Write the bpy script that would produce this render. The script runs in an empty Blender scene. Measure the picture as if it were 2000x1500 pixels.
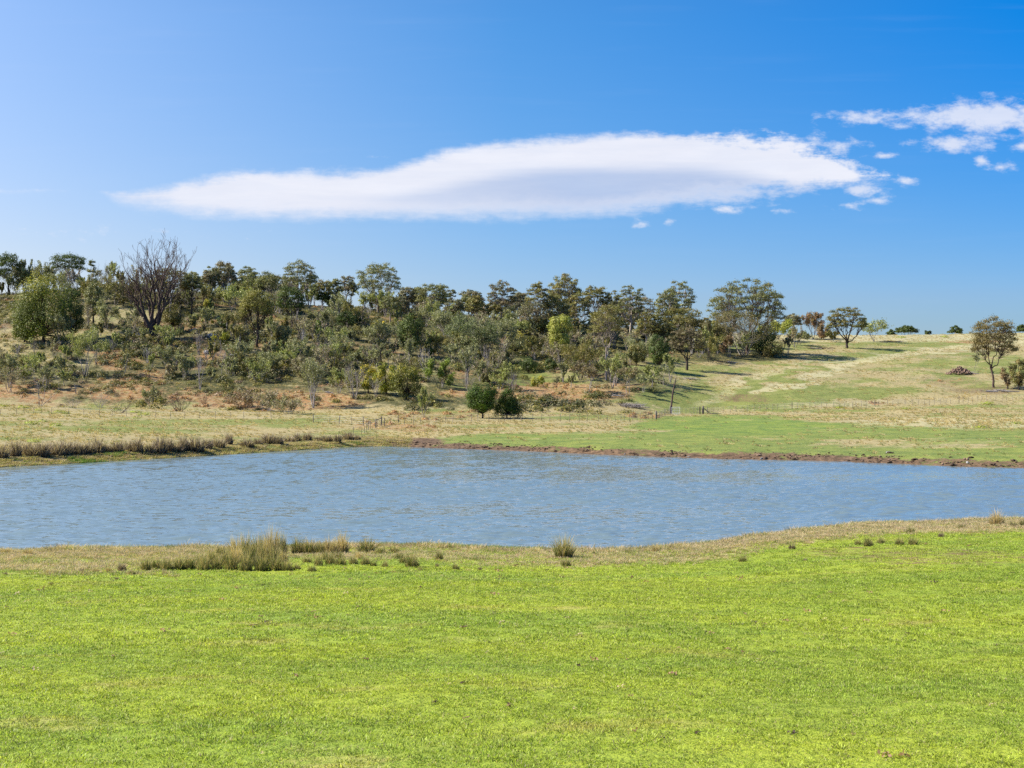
import bpy, math, random
import numpy as np
from mathutils import Vector

# ------------------------------------------------------------------ camera, sky, sun, exposure
scene = bpy.context.scene
COL = scene.collection
F = 2700.0                       # focal length in units of a 2000 px wide frame
CAMZ = 6.5
cam_d = bpy.data.cameras.new('camera')
cam_d.sensor_width = 36.0
cam_d.lens = 36.0 * F / 2000.0
cam_d.clip_start = 0.1
cam_d.clip_end = 6000
cam = bpy.data.objects.new('camera', cam_d)
COL.objects.link(cam)
cam.location = (0, 0, CAMZ)
cam.rotation_euler = (math.radians(90), 0, 0)
scene.camera = cam

SUN_EL = math.radians(41)
sun_dir = Vector((-1.0, 0.05, 0)).normalized() * math.cos(SUN_EL) + Vector((0, 0, math.sin(SUN_EL)))
sd = bpy.data.lights.new('sun', 'SUN')
sd.energy = 5.0
sd.angle = math.radians(0.53)
sd.color = (1.0, 0.94, 0.84)
so = bpy.data.objects.new('sun', sd)
COL.objects.link(so)
so.rotation_euler = sun_dir.to_track_quat('Z', 'Y').to_euler()
so.location = (-100, 0, 120)

scene.view_settings.view_transform = 'Standard'
scene.view_settings.look = 'None'
scene.view_settings.exposure = 0.98
scene.view_settings.gamma = 1.0
scene.view_settings.use_curve_mapping = False
scene.cycles.use_denoising = False
scene.cycles.max_bounces = 6
scene.cycles.diffuse_bounces = 3
scene.cycles.glossy_bounces = 3
scene.cycles.transmission_bounces = 3
scene.cycles.transparent_max_bounces = 6
scene.cycles.caustics_reflective = False
scene.cycles.caustics_refractive = False


class NT:
    """small helper for writing node graphs"""
    def __init__(self, tree):
        self.t = tree
        self.t.nodes.clear()

    def n(self, kind, **kw):
        nd = self.t.nodes.new(kind)
        for k, v in kw.items():
            setattr(nd, k, v)
        return nd

    def set(self, sock, v):
        if isinstance(v, bpy.types.NodeSocket):
            self.t.links.new(v, sock)
        else:
            sock.default_value = v

    def math(self, op, a, b=None, c=None, clamp=False):
        nd = self.n('ShaderNodeMath', operation=op, use_clamp=clamp)
        self.set(nd.inputs[0], a)
        if b is not None:
            self.set(nd.inputs[1], b)
        if c is not None:
            self.set(nd.inputs[2], c)
        return nd.outputs[0]

    def mix(self, f, a, b, mode='MIX'):
        nd = self.n('ShaderNodeMix', data_type='RGBA', blend_type=mode)
        self.set(nd.inputs[0], f)
        for s, v in ((nd.inputs[6], a), (nd.inputs[7], b)):
            if isinstance(v, bpy.types.NodeSocket):
                self.t.links.new(v, s)
            else:
                s.default_value = (*v, 1.0) if len(v) == 3 else v
        return nd.outputs[2]

    def smooth(self, v, lo, hi, a=0.0, b=1.0):
        nd = self.n('ShaderNodeMapRange', interpolation_type='SMOOTHSTEP')
        self.set(nd.inputs[0], v)
        self.set(nd.inputs[1], lo)
        self.set(nd.inputs[2], hi)
        self.set(nd.inputs[3], a)
        self.set(nd.inputs[4], b)
        return nd.outputs[0]

    def noise(self, vec, scale, detail=4.0, rough=0.55, dist=0.0, ntype=None):
        nd = self.n('ShaderNodeTexNoise')
        if ntype:
            nd.noise_type = ntype
        self.set(nd.inputs['Vector'], vec)
        nd.inputs['Scale'].default_value = scale
        nd.inputs['Detail'].default_value = detail
        nd.inputs['Roughness'].default_value = rough
        nd.inputs['Distortion'].default_value = dist
        return nd.outputs['Fac']

    def vscale(self, vec, s):
        nd = self.n('ShaderNodeVectorMath', operation='MULTIPLY')
        self.set(nd.inputs[0], vec)
        nd.inputs[1].default_value = s
        return nd.outputs[0]

    def curve(self, x, pts):
        nd = self.n('ShaderNodeFloatCurve')
        c = nd.mapping.curves[0]
        c.points[0].location = pts[0]
        c.points[1].location = pts[-1]
        for p in pts[1:-1]:
            c.points.new(*p)
        for p in c.points:
            p.handle_type = 'AUTO'
        nd.mapping.update()
        self.set(nd.inputs['Value'], x)
        return nd.outputs[0]


def build_world():
    w = bpy.data.worlds.new('World')
    scene.world = w
    w.use_nodes = True
    g = NT(w.node_tree)
    sky = g.n('ShaderNodeTexSky', sky_type='NISHITA')
    sky.sun_disc = False
    sky.sun_elevation = SUN_EL
    sky.sun_rotation = math.atan2(sun_dir.x, sun_dir.y)
    sky.altitude = 200
    sky.air_density = 1.0
    sky.dust_density = 0.6
    sky.ozone_density = 2.0
    tc = g.n('ShaderNodeTexCoord')
    sep = g.n('ShaderNodeSeparateXYZ')
    g.set(sep.inputs[0], tc.outputs['Generated'])
    # the air of the photograph is a purer blue than the model sky
    hs = g.n('ShaderNodeHueSaturation')
    hs.inputs['Saturation'].default_value = 1.28
    hs.inputs['Hue'].default_value = 0.495
    hs.inputs['Value'].default_value = 1.12
    g.set(hs.inputs['Color'], sky.outputs[0])
    # bluer overhead, paler towards the sun on the left and the skyline
    def lin(v, lo, hi):
        nd = g.n('ShaderNodeMapRange')
        g.set(nd.inputs[0], v)
        nd.inputs[1].default_value = lo
        nd.inputs[2].default_value = hi
        return nd.outputs[0]
    el = lin(sep.outputs[2], 0.06, 0.25)
    tl = lin(sep.outputs[0], 0.0, -0.36)
    tr = lin(sep.outputs[0], 0.0, 0.36)
    low = g.mix(tr, g.mix(tl, (0.52, 0.57, 0.78), (0.80, 0.68, 0.76)), (0.35, 0.48, 0.76))
    high = g.mix(tr, g.mix(tl, (0.43, 0.68, 0.90), (1.30, 0.94, 0.95)), (0.0, 0.50, 0.92))
    grade = g.mix(el, low, high)
    grade = g.mix(lin(sep.outputs[2], 0.32, 0.75), grade, (0.50, 0.68, 0.95))
    skyc = g.mix(1.0, hs.outputs[0], grade, 'MULTIPLY')
    # directions as slopes u = x/y, v = z/y
    yy = g.math('MAXIMUM', sep.outputs[1], 0.02)
    u = g.math('DIVIDE', sep.outputs[0], yy)
    v = g.math('DIVIDE', sep.outputs[2], yy)
    front = g.smooth(sep.outputs[1], 0.05, 0.3)
    cmb = g.n('ShaderNodeCombineXYZ')
    g.set(cmb.inputs[0], u)
    g.set(cmb.inputs[1], v)
    uv = cmb.outputs[0]
    # ---- the long lens-shaped cloud: three height lines over its length
    U = lambda x: ((x - 1000) / F + 0.40) / 0.80
    V = lambda r: ((750 - r) / F) / 0.25
    wn1 = g.noise(g.vscale(uv, (14, 40, 1)), 1.0, 6.0, 0.62)
    wn2 = g.noise(g.vscale(uv, (70, 130, 1)), 1.0, 5.0, 0.65)
    wn3 = g.noise(g.vscale(uv, (9, 120, 1)), 1.0, 4.0, 0.5)
    un = g.math('MULTIPLY_ADD', u, 1 / 0.80, 0.5, clamp=True)
    vn = g.math('MULTIPLY', v, 1 / 0.25)
    top = g.curve(un, [(U(x), V(r)) for x, r in [(120, 372), (185, 371), (300, 360), (390, 343), (450, 332), (560, 330), (680, 328), (750, 322), (810, 306), (900, 284), (1000, 269), (1100, 262), (1210, 253), (1340, 249), (1450, 259), (1560, 272), (1640, 300), (1700, 330), (1760, 352)]])
    bot = g.curve(un, [(U(x), V(r)) for x, r in [(120, 372), (185, 374), (230, 403), (330, 421), (430, 433), (600, 437), (800, 438), (1000, 434), (1160, 432), (1300, 417), (1400, 404), (1500, 394), (1620, 391), (1700, 372), (1760, 352)]])
    mid = g.curve(un, [(U(x), V(r)) for x, r in [(185, 374), (330, 385), (500, 386), (700, 378), (850, 350), (1000, 324), (1250, 314), (1420, 322), (1600, 352), (1760, 352)]])
    fray = g.smooth(u, 0.05, 0.26, 1.0, 3.4)
    wob = g.math('ADD', g.math('MULTIPLY', g.math('SUBTRACT', wn1, 0.5), 0.05), g.math('MULTIPLY', g.math('SUBTRACT', wn2, 0.5), 0.038))
    strk = g.noise(g.vscale(uv, (10, 95, 1)), 1.0, 6.0, 0.7, 0.4)
    wob = g.math('ADD', wob, g.math('MULTIPLY', g.math('SUBTRACT', strk, 0.5), 0.03))
    wob = g.math('MULTIPLY', wob, fray)
    a = g.math('SUBTRACT', g.math('ADD', top, wob), vn)
    b = g.math('SUBTRACT', vn, g.math('SUBTRACT', bot, wob))
    ins = g.math('MINIMUM', a, g.math('MULTIPLY', b, 0.62))
    soft = g.smooth(u, 0.1, 0.27, 0.035, 0.05)
    cover = g.smooth(ins, -0.004, soft)
    # ---- torn scraps of cloud on the right
    def puff(x, r, hx, hr, k=1.0):
        du = g.math('MULTIPLY', g.math('SUBTRACT', u, (x - 1000) / F), F / hx)
        dv = g.math('MULTIPLY', g.math('SUBTRACT', v, (750 - r) / F), F / hr)
        d = g.math('SQRT', g.math('ADD', g.math('MULTIPLY', du, du), g.math('MULTIPLY', dv, dv)))
        return g.math('MULTIPLY', g.math('SUBTRACT', 1.0, d), k)
    scr = None
    for p in [(1925, 228, 195, 46, 1.2), (2090, 240, 200, 62, 1.1), (1865, 280, 110, 27, 1.1), (1690, 230, 95, 17, .75), (1917, 314, 24, 15, .9), (1766, 355, 30, 12, 1.0),
              (1955, 326, 40, 14, .7), (2010, 284, 60, 16, .9), (1250, 436, 22, 14, .7), (1305, 433, 16, 9, .7), (1420, 409, 34, 12, .8), (1530, 412, 24, 8, .5),
              (1668, 400, 36, 14, .8), (1640, 285, 60, 22, .8), (1730, 304, 55, 8, .8), (1590, 272, 40, 16, .6), (1715, 392, 50, 10, .5), (1680, 372, 60, 20, .8),
              (745, 306, 30, 5, .4), (130, 458, 90, 12, .22), (330, 455, 120, 10, .18)]:
        q = puff(*p)
        scr = q if scr is None else g.math('MAXIMUM', scr, q)
    tear = g.math('ADD', g.math('MULTIPLY', g.math('SUBTRACT', wn1, 0.5), 1.7), g.math('MULTIPLY', g.math('SUBTRACT', wn2, 0.5), 2.0))
    scr = g.math('ADD', scr, tear)
    scr = g.math('MULTIPLY', g.smooth(scr, 0.05, 1.0), 0.82)
    # thin high veil
    veil = g.math('MULTIPLY', g.smooth(wn3, 0.5, 0.9), 0.03)
    total = g.math('MAXIMUM', g.math('MAXIMUM', cover, scr), veil)
    total = g.math('MULTIPLY', g.math('MULTIPLY', total, 0.97), front)
    # underside is bluer and dimmer than the sunlit rim
    dm = g.math('SUBTRACT', g.math('ADD', mid, g.math('MULTIPLY', g.math('SUBTRACT', wn3, 0.5), 0.035)), vn)
    und = g.smooth(dm, -0.005, 0.05)
    fade = g.smooth(b, 0.0, 0.085)
    rightw = g.smooth(u, -0.16, 0.05, 0.22, 1.0)
    und = g.math('MULTIPLY', g.math('MULTIPLY', und, fade), rightw)
    und = g.math('MULTIPLY', und, g.smooth(wn1, 0.1, 0.8, 0.8, 1.0))
    cc = g.mix(und, (5.1, 5.2, 5.75), (2.85, 3.5, 4.9))
    cc = g.mix(g.smooth(wn1, 0.35, 0.7), cc, (1.04, 1.04, 1.03), 'MULTIPLY')
    cc = g.mix(g.smooth(strk, 0.3, 0.7), g.mix(1.0, cc, (0.93, 0.95, 0.98), 'MULTIPLY'), cc)
    out = g.mix(total, skyc, cc)
    bg = g.n('ShaderNodeBackground')
    g.set(bg.inputs[0], out)
    bg.inputs[1].default_value = 0.085
    o = g.n('ShaderNodeOutputWorld')
    g.t.links.new(bg.outputs[0], o.inputs[0])


build_world()

# ------------------------------------------------------------------ number helpers
rng = np.random.default_rng(7)


def hash2(ix, iy, seed):
    h = (ix.astype(np.int64) * 374761393 + iy.astype(np.int64) * 668265263 + seed * 1442695041) & 0xffffffff
    h = ((h ^ (h >> 13)) * 1274126177) & 0xffffffff
    h = (h ^ (h >> 16)) & 0xffffffff
    return h / 4294967295.0


def vnoise(x, y, seed=0):
    x = np.asarray(x, float)
    y = np.asarray(y, float)
    ix = np.floor(x)
    iy = np.floor(y)
    fx = x - ix
    fy = y - iy
    fx = fx * fx * (3 - 2 * fx)
    fy = fy * fy * (3 - 2 * fy)
    a = hash2(ix, iy, seed)
    b = hash2(ix + 1, iy, seed)
    c = hash2(ix, iy + 1, seed)
    d = hash2(ix + 1, iy + 1, seed)
    return (a * (1 - fx) + b * fx) * (1 - fy) + (c * (1 - fx) + d * fx) * fy


def fbm(x, y, seed=0, octv=4, gain=0.5):
    s = 0
    a = 1.0
    t = 0
    for i in range(octv):
        s = s + a * vnoise(x * 2 ** i + 17.3 * i, y * 2 ** i - 9.1 * i, seed + i)
        t += a
        a *= gain
    return s / t


def sst(v, lo, hi):
    t = np.clip((v - lo) / (hi - lo), 0, 1)
    return t * t * (3 - 2 * t)


# ------------------------------------------------------------------ the lie of the land
NEAR = np.array([(-900, 1100), (-400, 1092), (0, 1086), (250, 1083), (560, 1079), (740, 1075), (850, 1076), (1000, 1083), (1180, 1085), (1300, 1081), (1400, 1071), (1500, 1054), (1600, 1043), (1680, 1033), (1800, 1029), (1900, 1026), (2000, 1024), (2400, 1014), (2900, 1006)], float)
FAR = np.array([(-900, 960), (-400, 938), (0, 912), (140, 905), (400, 890), (560, 880), (690, 873), (745, 871), (850, 875), (1000, 880), (1200, 889), (1400, 896), (1600, 900), (1740, 905), (1870, 911), (2000, 914), (2400, 922), (2900, 940)], float)


def near_shore(px):
    return CAMZ * F / (np.interp(px, NEAR[:, 0], NEAR[:, 1]) - 750)


def far_shore(px):
    return CAMZ * F / (np.interp(px, FAR[:, 0], FAR[:, 1]) - 750)


# columns: picture x, then (distance, row) of foot, mid slope, upper slope, crest
HILL = np.array([
    (-900, 215, 785, 262, 660, 295, 600, 330, 575),
    (-200, 213, 785, 262, 660, 295, 610, 328, 575),
    (0, 212, 790, 262, 662, 295, 612, 328, 574),
    (200, 212, 796, 262, 658, 295, 603, 325, 562),
    (400, 212, 800, 262, 664, 295, 612, 325, 574),
    (600, 210, 803, 262, 680, 295, 628, 330, 595),
    (800, 208, 802, 262, 695, 298, 642, 338, 608),
    (1000, 208, 806, 262, 714, 302, 658, 348, 627),
    (1200, 212, 806, 262, 730, 310, 674, 360, 640),
    (1400, 225, 806, 268, 734, 320, 684, 375, 650),
    (1540, 225, 802, 272, 732, 325, 688, 388, 655),
    (1700, 228, 797, 272, 738, 330, 690, 400, 655),
    (1850, 228, 795, 272, 742, 335, 690, 420, 653),
    (2000, 228, 791, 272, 742, 335, 690, 432, 650),
    (2400, 228, 790, 272, 740, 335, 690, 440, 648),
    (2900, 228, 790, 272, 740, 335, 690, 440, 648)], float)


def ground_z(X, Y):
    X = np.asarray(X, float)
    Y = np.asarray(Y, float)
    px = np.clip(1000 + F * X / np.maximum(Y, 45.0), -900, 2900)
    yn = near_shore(px)
    yf = far_shore(px)
    cols = [np.interp(px, HILL[:, 0], HILL[:, i]) for i in range(1, 9)]
    K = []
    for i in range(0, 8, 2):
        K.append((cols[i], CAMZ + (750 - cols[i + 1]) * cols[i] / F))
    zc = K[3][1]
    ks = [(yf, 0 * yf), (yf + 2.2, 0 * yf + 0.42), (yf + 12, 0.75 + 0 * yf)] + K + [(K[3][0] + 25, zc + 0.2), (K[3][0] + 160, zc - 2.0), (K[3][0] + 900, zc - 12.0), (np.full_like(yf, 4200.0), zc - 20.0)]
    z = np.zeros_like(Y + X)
    # near field
    t = yn - Y
    zn = 0.22 * (1 - np.exp(-np.maximum(t, 0) / 1.2)) + 3.15 * np.maximum(t, 0) / (yn - 11.0)
    zn = np.where(zn > 4.0, 4.0 + 1.2 * np.tanh((zn - 4.0) / 1.2), zn)
    # pond bed
    bed = -0.75 * np.minimum(1.0, np.minimum(np.maximum(Y - yn, 0), np.maximum(yf - Y, 0)) / 5.0)
    side = sst(np.abs(px - 1000), 1450, 1800)
    bed = bed * (1 - side) + side * 0.6
    z = np.where(Y < yn, zn, bed)
    for (y0, z0), (y1, z1) in zip(ks[:-1], ks[1:]):
        f = np.clip((Y - y0) / (y1 - y0), 0, 1)
        z = np.where(Y >= y0, z0 + (z1 - z0) * f, z)
    far = sst(Y, yf + 20, yf + 120)
    hillm = sst(Y, 205, 250) * (1 - sst(Y, 300, 345))
    hillm = hillm * (1 - 0.75 * sst(px, 1250, 1450))
    z = z + hillm * (fbm(X / 22, Y / 22, 3, 3) - 0.5) * 3.4
    z = z + far * (fbm(X / 5, Y / 5, 11, 3) - 0.5) * 0.5
    nf = sst(t, 0.5, 6)
    z = z + nf * (fbm(X / 6, Y / 6, 21, 3) - 0.5) * 0.22 + nf * (fbm(X / 0.9, Y / 0.9, 31, 2) - 0.5) * 0.03
    # broken little bank at the far waterline
    bank = sst(Y, yf - 0.3, yf + 1.0) * (1 - sst(Y, yf + 5, yf + 11))
    z = z + bank * (fbm(X / 0.7, Y / 0.7, 41, 3) - 0.45) * 0.22
    return z


def rowof(X, Y, z=None):
    z = ground_z(X, Y) if z is None else z
    return 750 - (z - CAMZ) * F / np.maximum(Y, 1e-3)


def at(px, row, near=None):
    """where the line of sight through a spot of the photograph meets the land"""
    if near is None:
        near = row > float(np.interp(px, FAR[:, 0], FAR[:, 1])) + 30
    if near:
        Y = np.linspace(9, float(near_shore(px)) + 0.6, 900)
    else:
        Y = np.linspace(float(far_shore(px)) - 1.0, 470, 2600)
    X = (px - 1000) / F * Y
    z = ground_z(X, Y)
    r = rowof(X, Y, z)
    hit = np.nonzero(r <= row)[0]
    i = int(hit[0]) if len(hit) else int(np.argmin(r))
    return float(X[i]), float(Y[i]), float(z[i])


# ------------------------------------------------------------------ mesh helpers
def mesh(name, V, faces, col=None, mat=None, smooth=False, extra=None):
    """faces: list of integer arrays (M,3) or (M,4)"""
    me = bpy.data.meshes.new(name)
    V = np.asarray(V, np.float32)
    faces = [np.asarray(f, np.int32) for f in faces if len(f)]
    me.vertices.add(len(V))
    me.vertices.foreach_set('co', V.ravel())
    loops = np.concatenate([f.ravel() for f in faces])
    sizes = np.concatenate([np.full(len(f), f.shape[1], np.int32) for f in faces])
    starts = np.concatenate([[0], np.cumsum(sizes)[:-1]]).astype(np.int32)
    me.loops.add(len(loops))
    me.loops.foreach_set('vertex_index', loops)
    me.polygons.add(len(sizes))
    me.polygons.foreach_set('loop_start', starts)
    if smooth:
        me.polygons.foreach_set('use_smooth', np.ones(len(sizes), bool))
    if col is not None:
        a = me.color_attributes.new('Col', 'FLOAT_COLOR', 'POINT')
        c = np.ones((len(V), 4), np.float32)
        c[:, :col.shape[1]] = col
        a.data.foreach_set('color', c.ravel())
    for k, arr in (extra or {}).items():
        a = me.color_attributes.new(k, 'FLOAT_COLOR', 'POINT')
        a.data.foreach_set('color', np.asarray(arr, np.float32).ravel())
    me.update(calc_edges=True)
    if mat:
        me.materials.append(mat)
    return me


def link(name, me, parent=None, loc=None):
    o = bpy.data.objects.new(name, me)
    COL.objects.link(o)
    if parent:
        o.parent = parent
    if loc is not None:
        o.location = loc
    return o


def thing(name, label, cat, loc, group=None, rotz=0.0):
    o = bpy.data.objects.new(name, None)
    COL.objects.link(o)
    o.empty_display_size = 0.3
    o.location = loc
    o.rotation_euler = (0, 0, rotz)
    o['label'] = label
    o['category'] = cat
    if group:
        o['group'] = group
    return o


def tubes(polys, sides=5):
    """polys: list of (points (n,3), radii (n,)) -> V, quads"""
    Vs, Fs, off = [], [], 0
    ang = np.linspace(0, 2 * np.pi, sides, endpoint=False)
    ca, sa = np.cos(ang), np.sin(ang)
    for P, R in polys:
        P = np.asarray(P, float)
        R = np.asarray(R, float)
        n = len(P)
        T = np.gradient(P, axis=0)
        T /= np.linalg.norm(T, axis=1, keepdims=True) + 1e-9
        ref = np.tile([0.31, 0.95, 0.05], (n, 1))
        A = np.cross(T, ref)
        A /= np.linalg.norm(A, axis=1, keepdims=True) + 1e-9
        B = np.cross(T, A)
        ring = P[:, None, :] + R[:, None, None] * (A[:, None, :] * ca[None, :, None] + B[:, None, :] * sa[None, :, None])
        Vs.append(ring.reshape(-1, 3))
        i = np.arange(n - 1)[:, None] * sides
        j = np.arange(sides)[None, :]
        j2 = (j + 1) % sides
        q = np.stack([i + j, i + j2, i + sides + j2, i + sides + j], -1).reshape(-1, 4) + off
        Fs.append(q)
        off += n * sides
    return np.concatenate(Vs), np.concatenate(Fs)


def leaf_quads(P, N, size, rg, aspect=0.6):
    """a small pointed leaf spray at every P, facing N"""
    n = len(P)
    N = N / (np.linalg.norm(N, axis=1, keepdims=True) + 1e-9)
    r = rg.normal(size=(n, 3))
    A = np.cross(N, r)
    A /= np.linalg.norm(A, axis=1, keepdims=True) + 1e-9
    B = np.cross(N, A)
    s = (size * rg.uniform(0.6, 1.35, n))[:, None]
    k = aspect * rg.uniform(0.7, 1.3, n)[:, None]
    V = np.stack([P - A * s * 0.5, P - B * s * 0.5 * k + A * s * 0.08, P + A * s * 0.55, P + B * s * 0.5 * k - A * s * 0.05], 1).reshape(-1, 3)
    Fq = np.arange(n * 4).reshape(-1, 4)
    return V, Fq


def box(V, Fq, c, s, rotz=0.0, tilt=0.0):
    """append a box to lists"""
    b = np.array([[x, y, z] for x in (-.5, .5) for y in (-.5, .5) for z in (-.5, .5)]) * np.array(s)
    ct, st = math.cos(tilt), math.sin(tilt)
    b = b @ np.array([[ct, 0, st], [0, 1, 0], [-st, 0, ct]]).T
    cz, sz = math.cos(rotz), math.sin(rotz)
    b = b @ np.array([[cz, -sz, 0], [sz, cz, 0], [0, 0, 1]]).T
    o = sum(len(v) for v in V)
    V.append(b + np.array(c))
    Fq.append(np.array([[0, 1, 3, 2], [4, 6, 7, 5], [0, 4, 5, 1], [2, 3, 7, 6], [0, 2, 6, 4], [1, 5, 7, 3]]) + o)


# ------------------------------------------------------------------ materials
def mat(name):
    m = bpy.data.materials.new(name)
    m.use_nodes = True
    g = NT(m.node_tree)
    o = g.n('ShaderNodeOutputMaterial')
    return m, g, o


def leaf_mat(name, trans=0.24, rough=0.55, var=0.30, spec=0.25, tint=(1.0, 1.0, 1.0)):
    m, g, o = mat(name)
    at_ = g.n('ShaderNodeAttribute', attribute_name='Col')
    geo = g.n('ShaderNodeNewGeometry')
    nz = g.noise(geo.outputs['Position'], 0.9, 3.0)
    inf = g.n('ShaderNodeObjectInfo')
    f = g.math('ADD', g.smooth(nz, 0.3, 0.7, 1 - var, 1 + var), g.math('MULTIPLY', g.math('SUBTRACT', inf.outputs['Random'], 0.5), var * 0.6))
    cc = g.n('ShaderNodeCombineColor')
    for i in range(3):
        g.set(cc.inputs[i], f)
    c = g.mix(1.0, at_.outputs['Color'], cc.outputs[0], 'MULTIPLY')
    c = g.mix(1.0, c, tint, 'MULTIPLY')
    p = g.n('ShaderNodeBsdfPrincipled')
    g.set(p.inputs['Base Color'], c)
    p.inputs['Roughness'].default_value = rough
    p.inputs['Specular IOR Level'].default_value = spec
    tr = g.n('ShaderNodeBsdfTranslucent')
    g.set(tr.inputs[0], g.mix(1.0, c, (1.15, 1.2, 0.6), 'MULTIPLY'))
    mx = g.n('ShaderNodeMixShader')
    mx.inputs[0].default_value = trans
    g.t.links.new(p.outputs[0], mx.inputs[1])
    g.t.links.new(tr.outputs[0], mx.inputs[2])
    g.t.links.new(mx.outputs[0], o.inputs[0])
    return m


def bark_mat(name, c1, c2, scale=3.0, rough=0.85):
    m, g, o = mat(name)
    geo = g.n('ShaderNodeNewGeometry')
    nz = g.noise(g.vscale(geo.outputs['Position'], (1, 1, 0.35)), scale, 5.0, 0.6)
    c = g.mix(g.smooth(nz, 0.38, 0.62), c1, c2)
    p = g.n('ShaderNodeBsdfPrincipled')
    g.set(p.inputs['Base Color'], c)
    p.inputs['Roughness'].default_value = rough
    p.inputs['Specular IOR Level'].default_value = 0.2
    bp = g.n('ShaderNodeBump')
    bp.inputs['Strength'].default_value = 0.5
    bp.inputs['Distance'].default_value = 0.05
    g.set(bp.inputs['Height'], nz)
    g.t.links.new(bp.outputs[0], p.inputs['Normal'])
    g.t.links.new(p.outputs[0], o.inputs[0])
    return m


M_LEAF = leaf_mat('foliage', tint=(1.52, 1.38, 1.2))
M_RUSH = leaf_mat('rush_blades', 0.35, 0.6, 0.15, tint=(1.3, 1.25, 1.2))
M_PALE = bark_mat('pale_gum_bark', (0.42, 0.36, 0.30), (0.20, 0.16, 0.13))
M_DARK = bark_mat('dark_bark', (0.075, 0.055, 0.045), (0.03, 0.024, 0.02))
M_RED = bark_mat('weathered_red_grey_wood', (0.12, 0.085, 0.07), (0.065, 0.045, 0.038))
M_GREY = bark_mat('grey_twigs', (0.36, 0.32, 0.29), (0.19, 0.165, 0.15))
M_WHITE = bark_mat('bleached_wood', (0.5, 0.46, 0.42), (0.3, 0.27, 0.24))
M_POST = bark_mat('weathered_post', (0.20, 0.17, 0.14), (0.10, 0.085, 0.07), 8.0)
M_STEEL = bark_mat('galvanised_steel', (0.55, 0.56, 0.57), (0.40, 0.41, 0.42), 6.0, 0.45)
M_STONE = bark_mat('brown_stone', (0.26, 0.17, 0.12), (0.12, 0.08, 0.06), 2.0)
M_CLOD = bark_mat('dark_earth', (0.11, 0.07, 0.045), (0.045, 0.03, 0.02), 3.0)
M_LICH = bark_mat('grey_lichen_stone', (0.30, 0.30, 0.30), (0.14, 0.14, 0.14), 2.0)


def grass_mat():
    m, g, o = mat('meadow_grass_blades')
    at_ = g.n('ShaderNodeAttribute', attribute_name='Col')
    geo = g.n('ShaderNodeNewGeometry')
    pos = geo.outputs['Position']
    inf = g.n('ShaderNodeObjectInfo')
    n1 = g.noise(g.vscale(pos, (0.11, 0.24, 0)), 1.0, 5.0, 0.6)
    n2 = g.noise(g.vscale(pos, (0.9, 1.4, 0)), 1.0, 4.0, 0.6)
    n3 = g.noise(g.vscale(pos, (0.35, 0.6, 0)), 1.0, 4.0, 0.6, 0.3)
    c = g.mix(g.smooth(n1, 0.36, 0.62), (0.30, 0.39, 0.055), (0.375, 0.44, 0.05))
    c = g.mix(g.smooth(n2, 0.50, 0.72), c, (0.22, 0.31, 0.04))
    c = g.mix(g.math('MULTIPLY', g.smooth(n3, 0.56, 0.7), 0.55), c, (0.42, 0.38, 0.09))
    r = g.smooth(inf.outputs['Random'], 0.0, 1.0, 0.78, 1.25)
    cc = g.n('ShaderNodeCombineColor')
    for i in range(3):
        g.set(cc.inputs[i], r)
    c = g.mix(1.0, c, cc.outputs[0], 'MULTIPLY')
    # Col.r: how dry this blade is; Col.g: brightness
    s = g.n('ShaderNodeSeparateColor')
    g.set(s.inputs[0], at_.outputs['Color'])
    c = g.mix(s.outputs[0], c, (0.42, 0.34, 0.17))
    cc2 = g.n('ShaderNodeCombineColor')
    for i in range(3):
        g.set(cc2.inputs[i], s.outputs[1])
    c = g.mix(1.0, c, cc2.outputs[0], 'MULTIPLY')
    p = g.n('ShaderNodeBsdfPrincipled')
    g.set(p.inputs['Base Color'], c)
    p.inputs['Roughness'].default_value = 0.5
    p.inputs['Specular IOR Level'].default_value = 0.3
    tr = g.n('ShaderNodeBsdfTranslucent')
    g.set(tr.inputs[0], g.mix(1.0, c, (1.15, 1.15, 0.8), 'MULTIPLY'))
    mx = g.n('ShaderNodeMixShader')
    mx.inputs[0].default_value = 0.5
    g.t.links.new(p.outputs[0], mx.inputs[1])
    g.t.links.new(tr.outputs[0], mx.inputs[2])
    g.t.links.new(mx.outputs[0], o.inputs[0])
    return m


M_GRASS = grass_mat()


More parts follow.
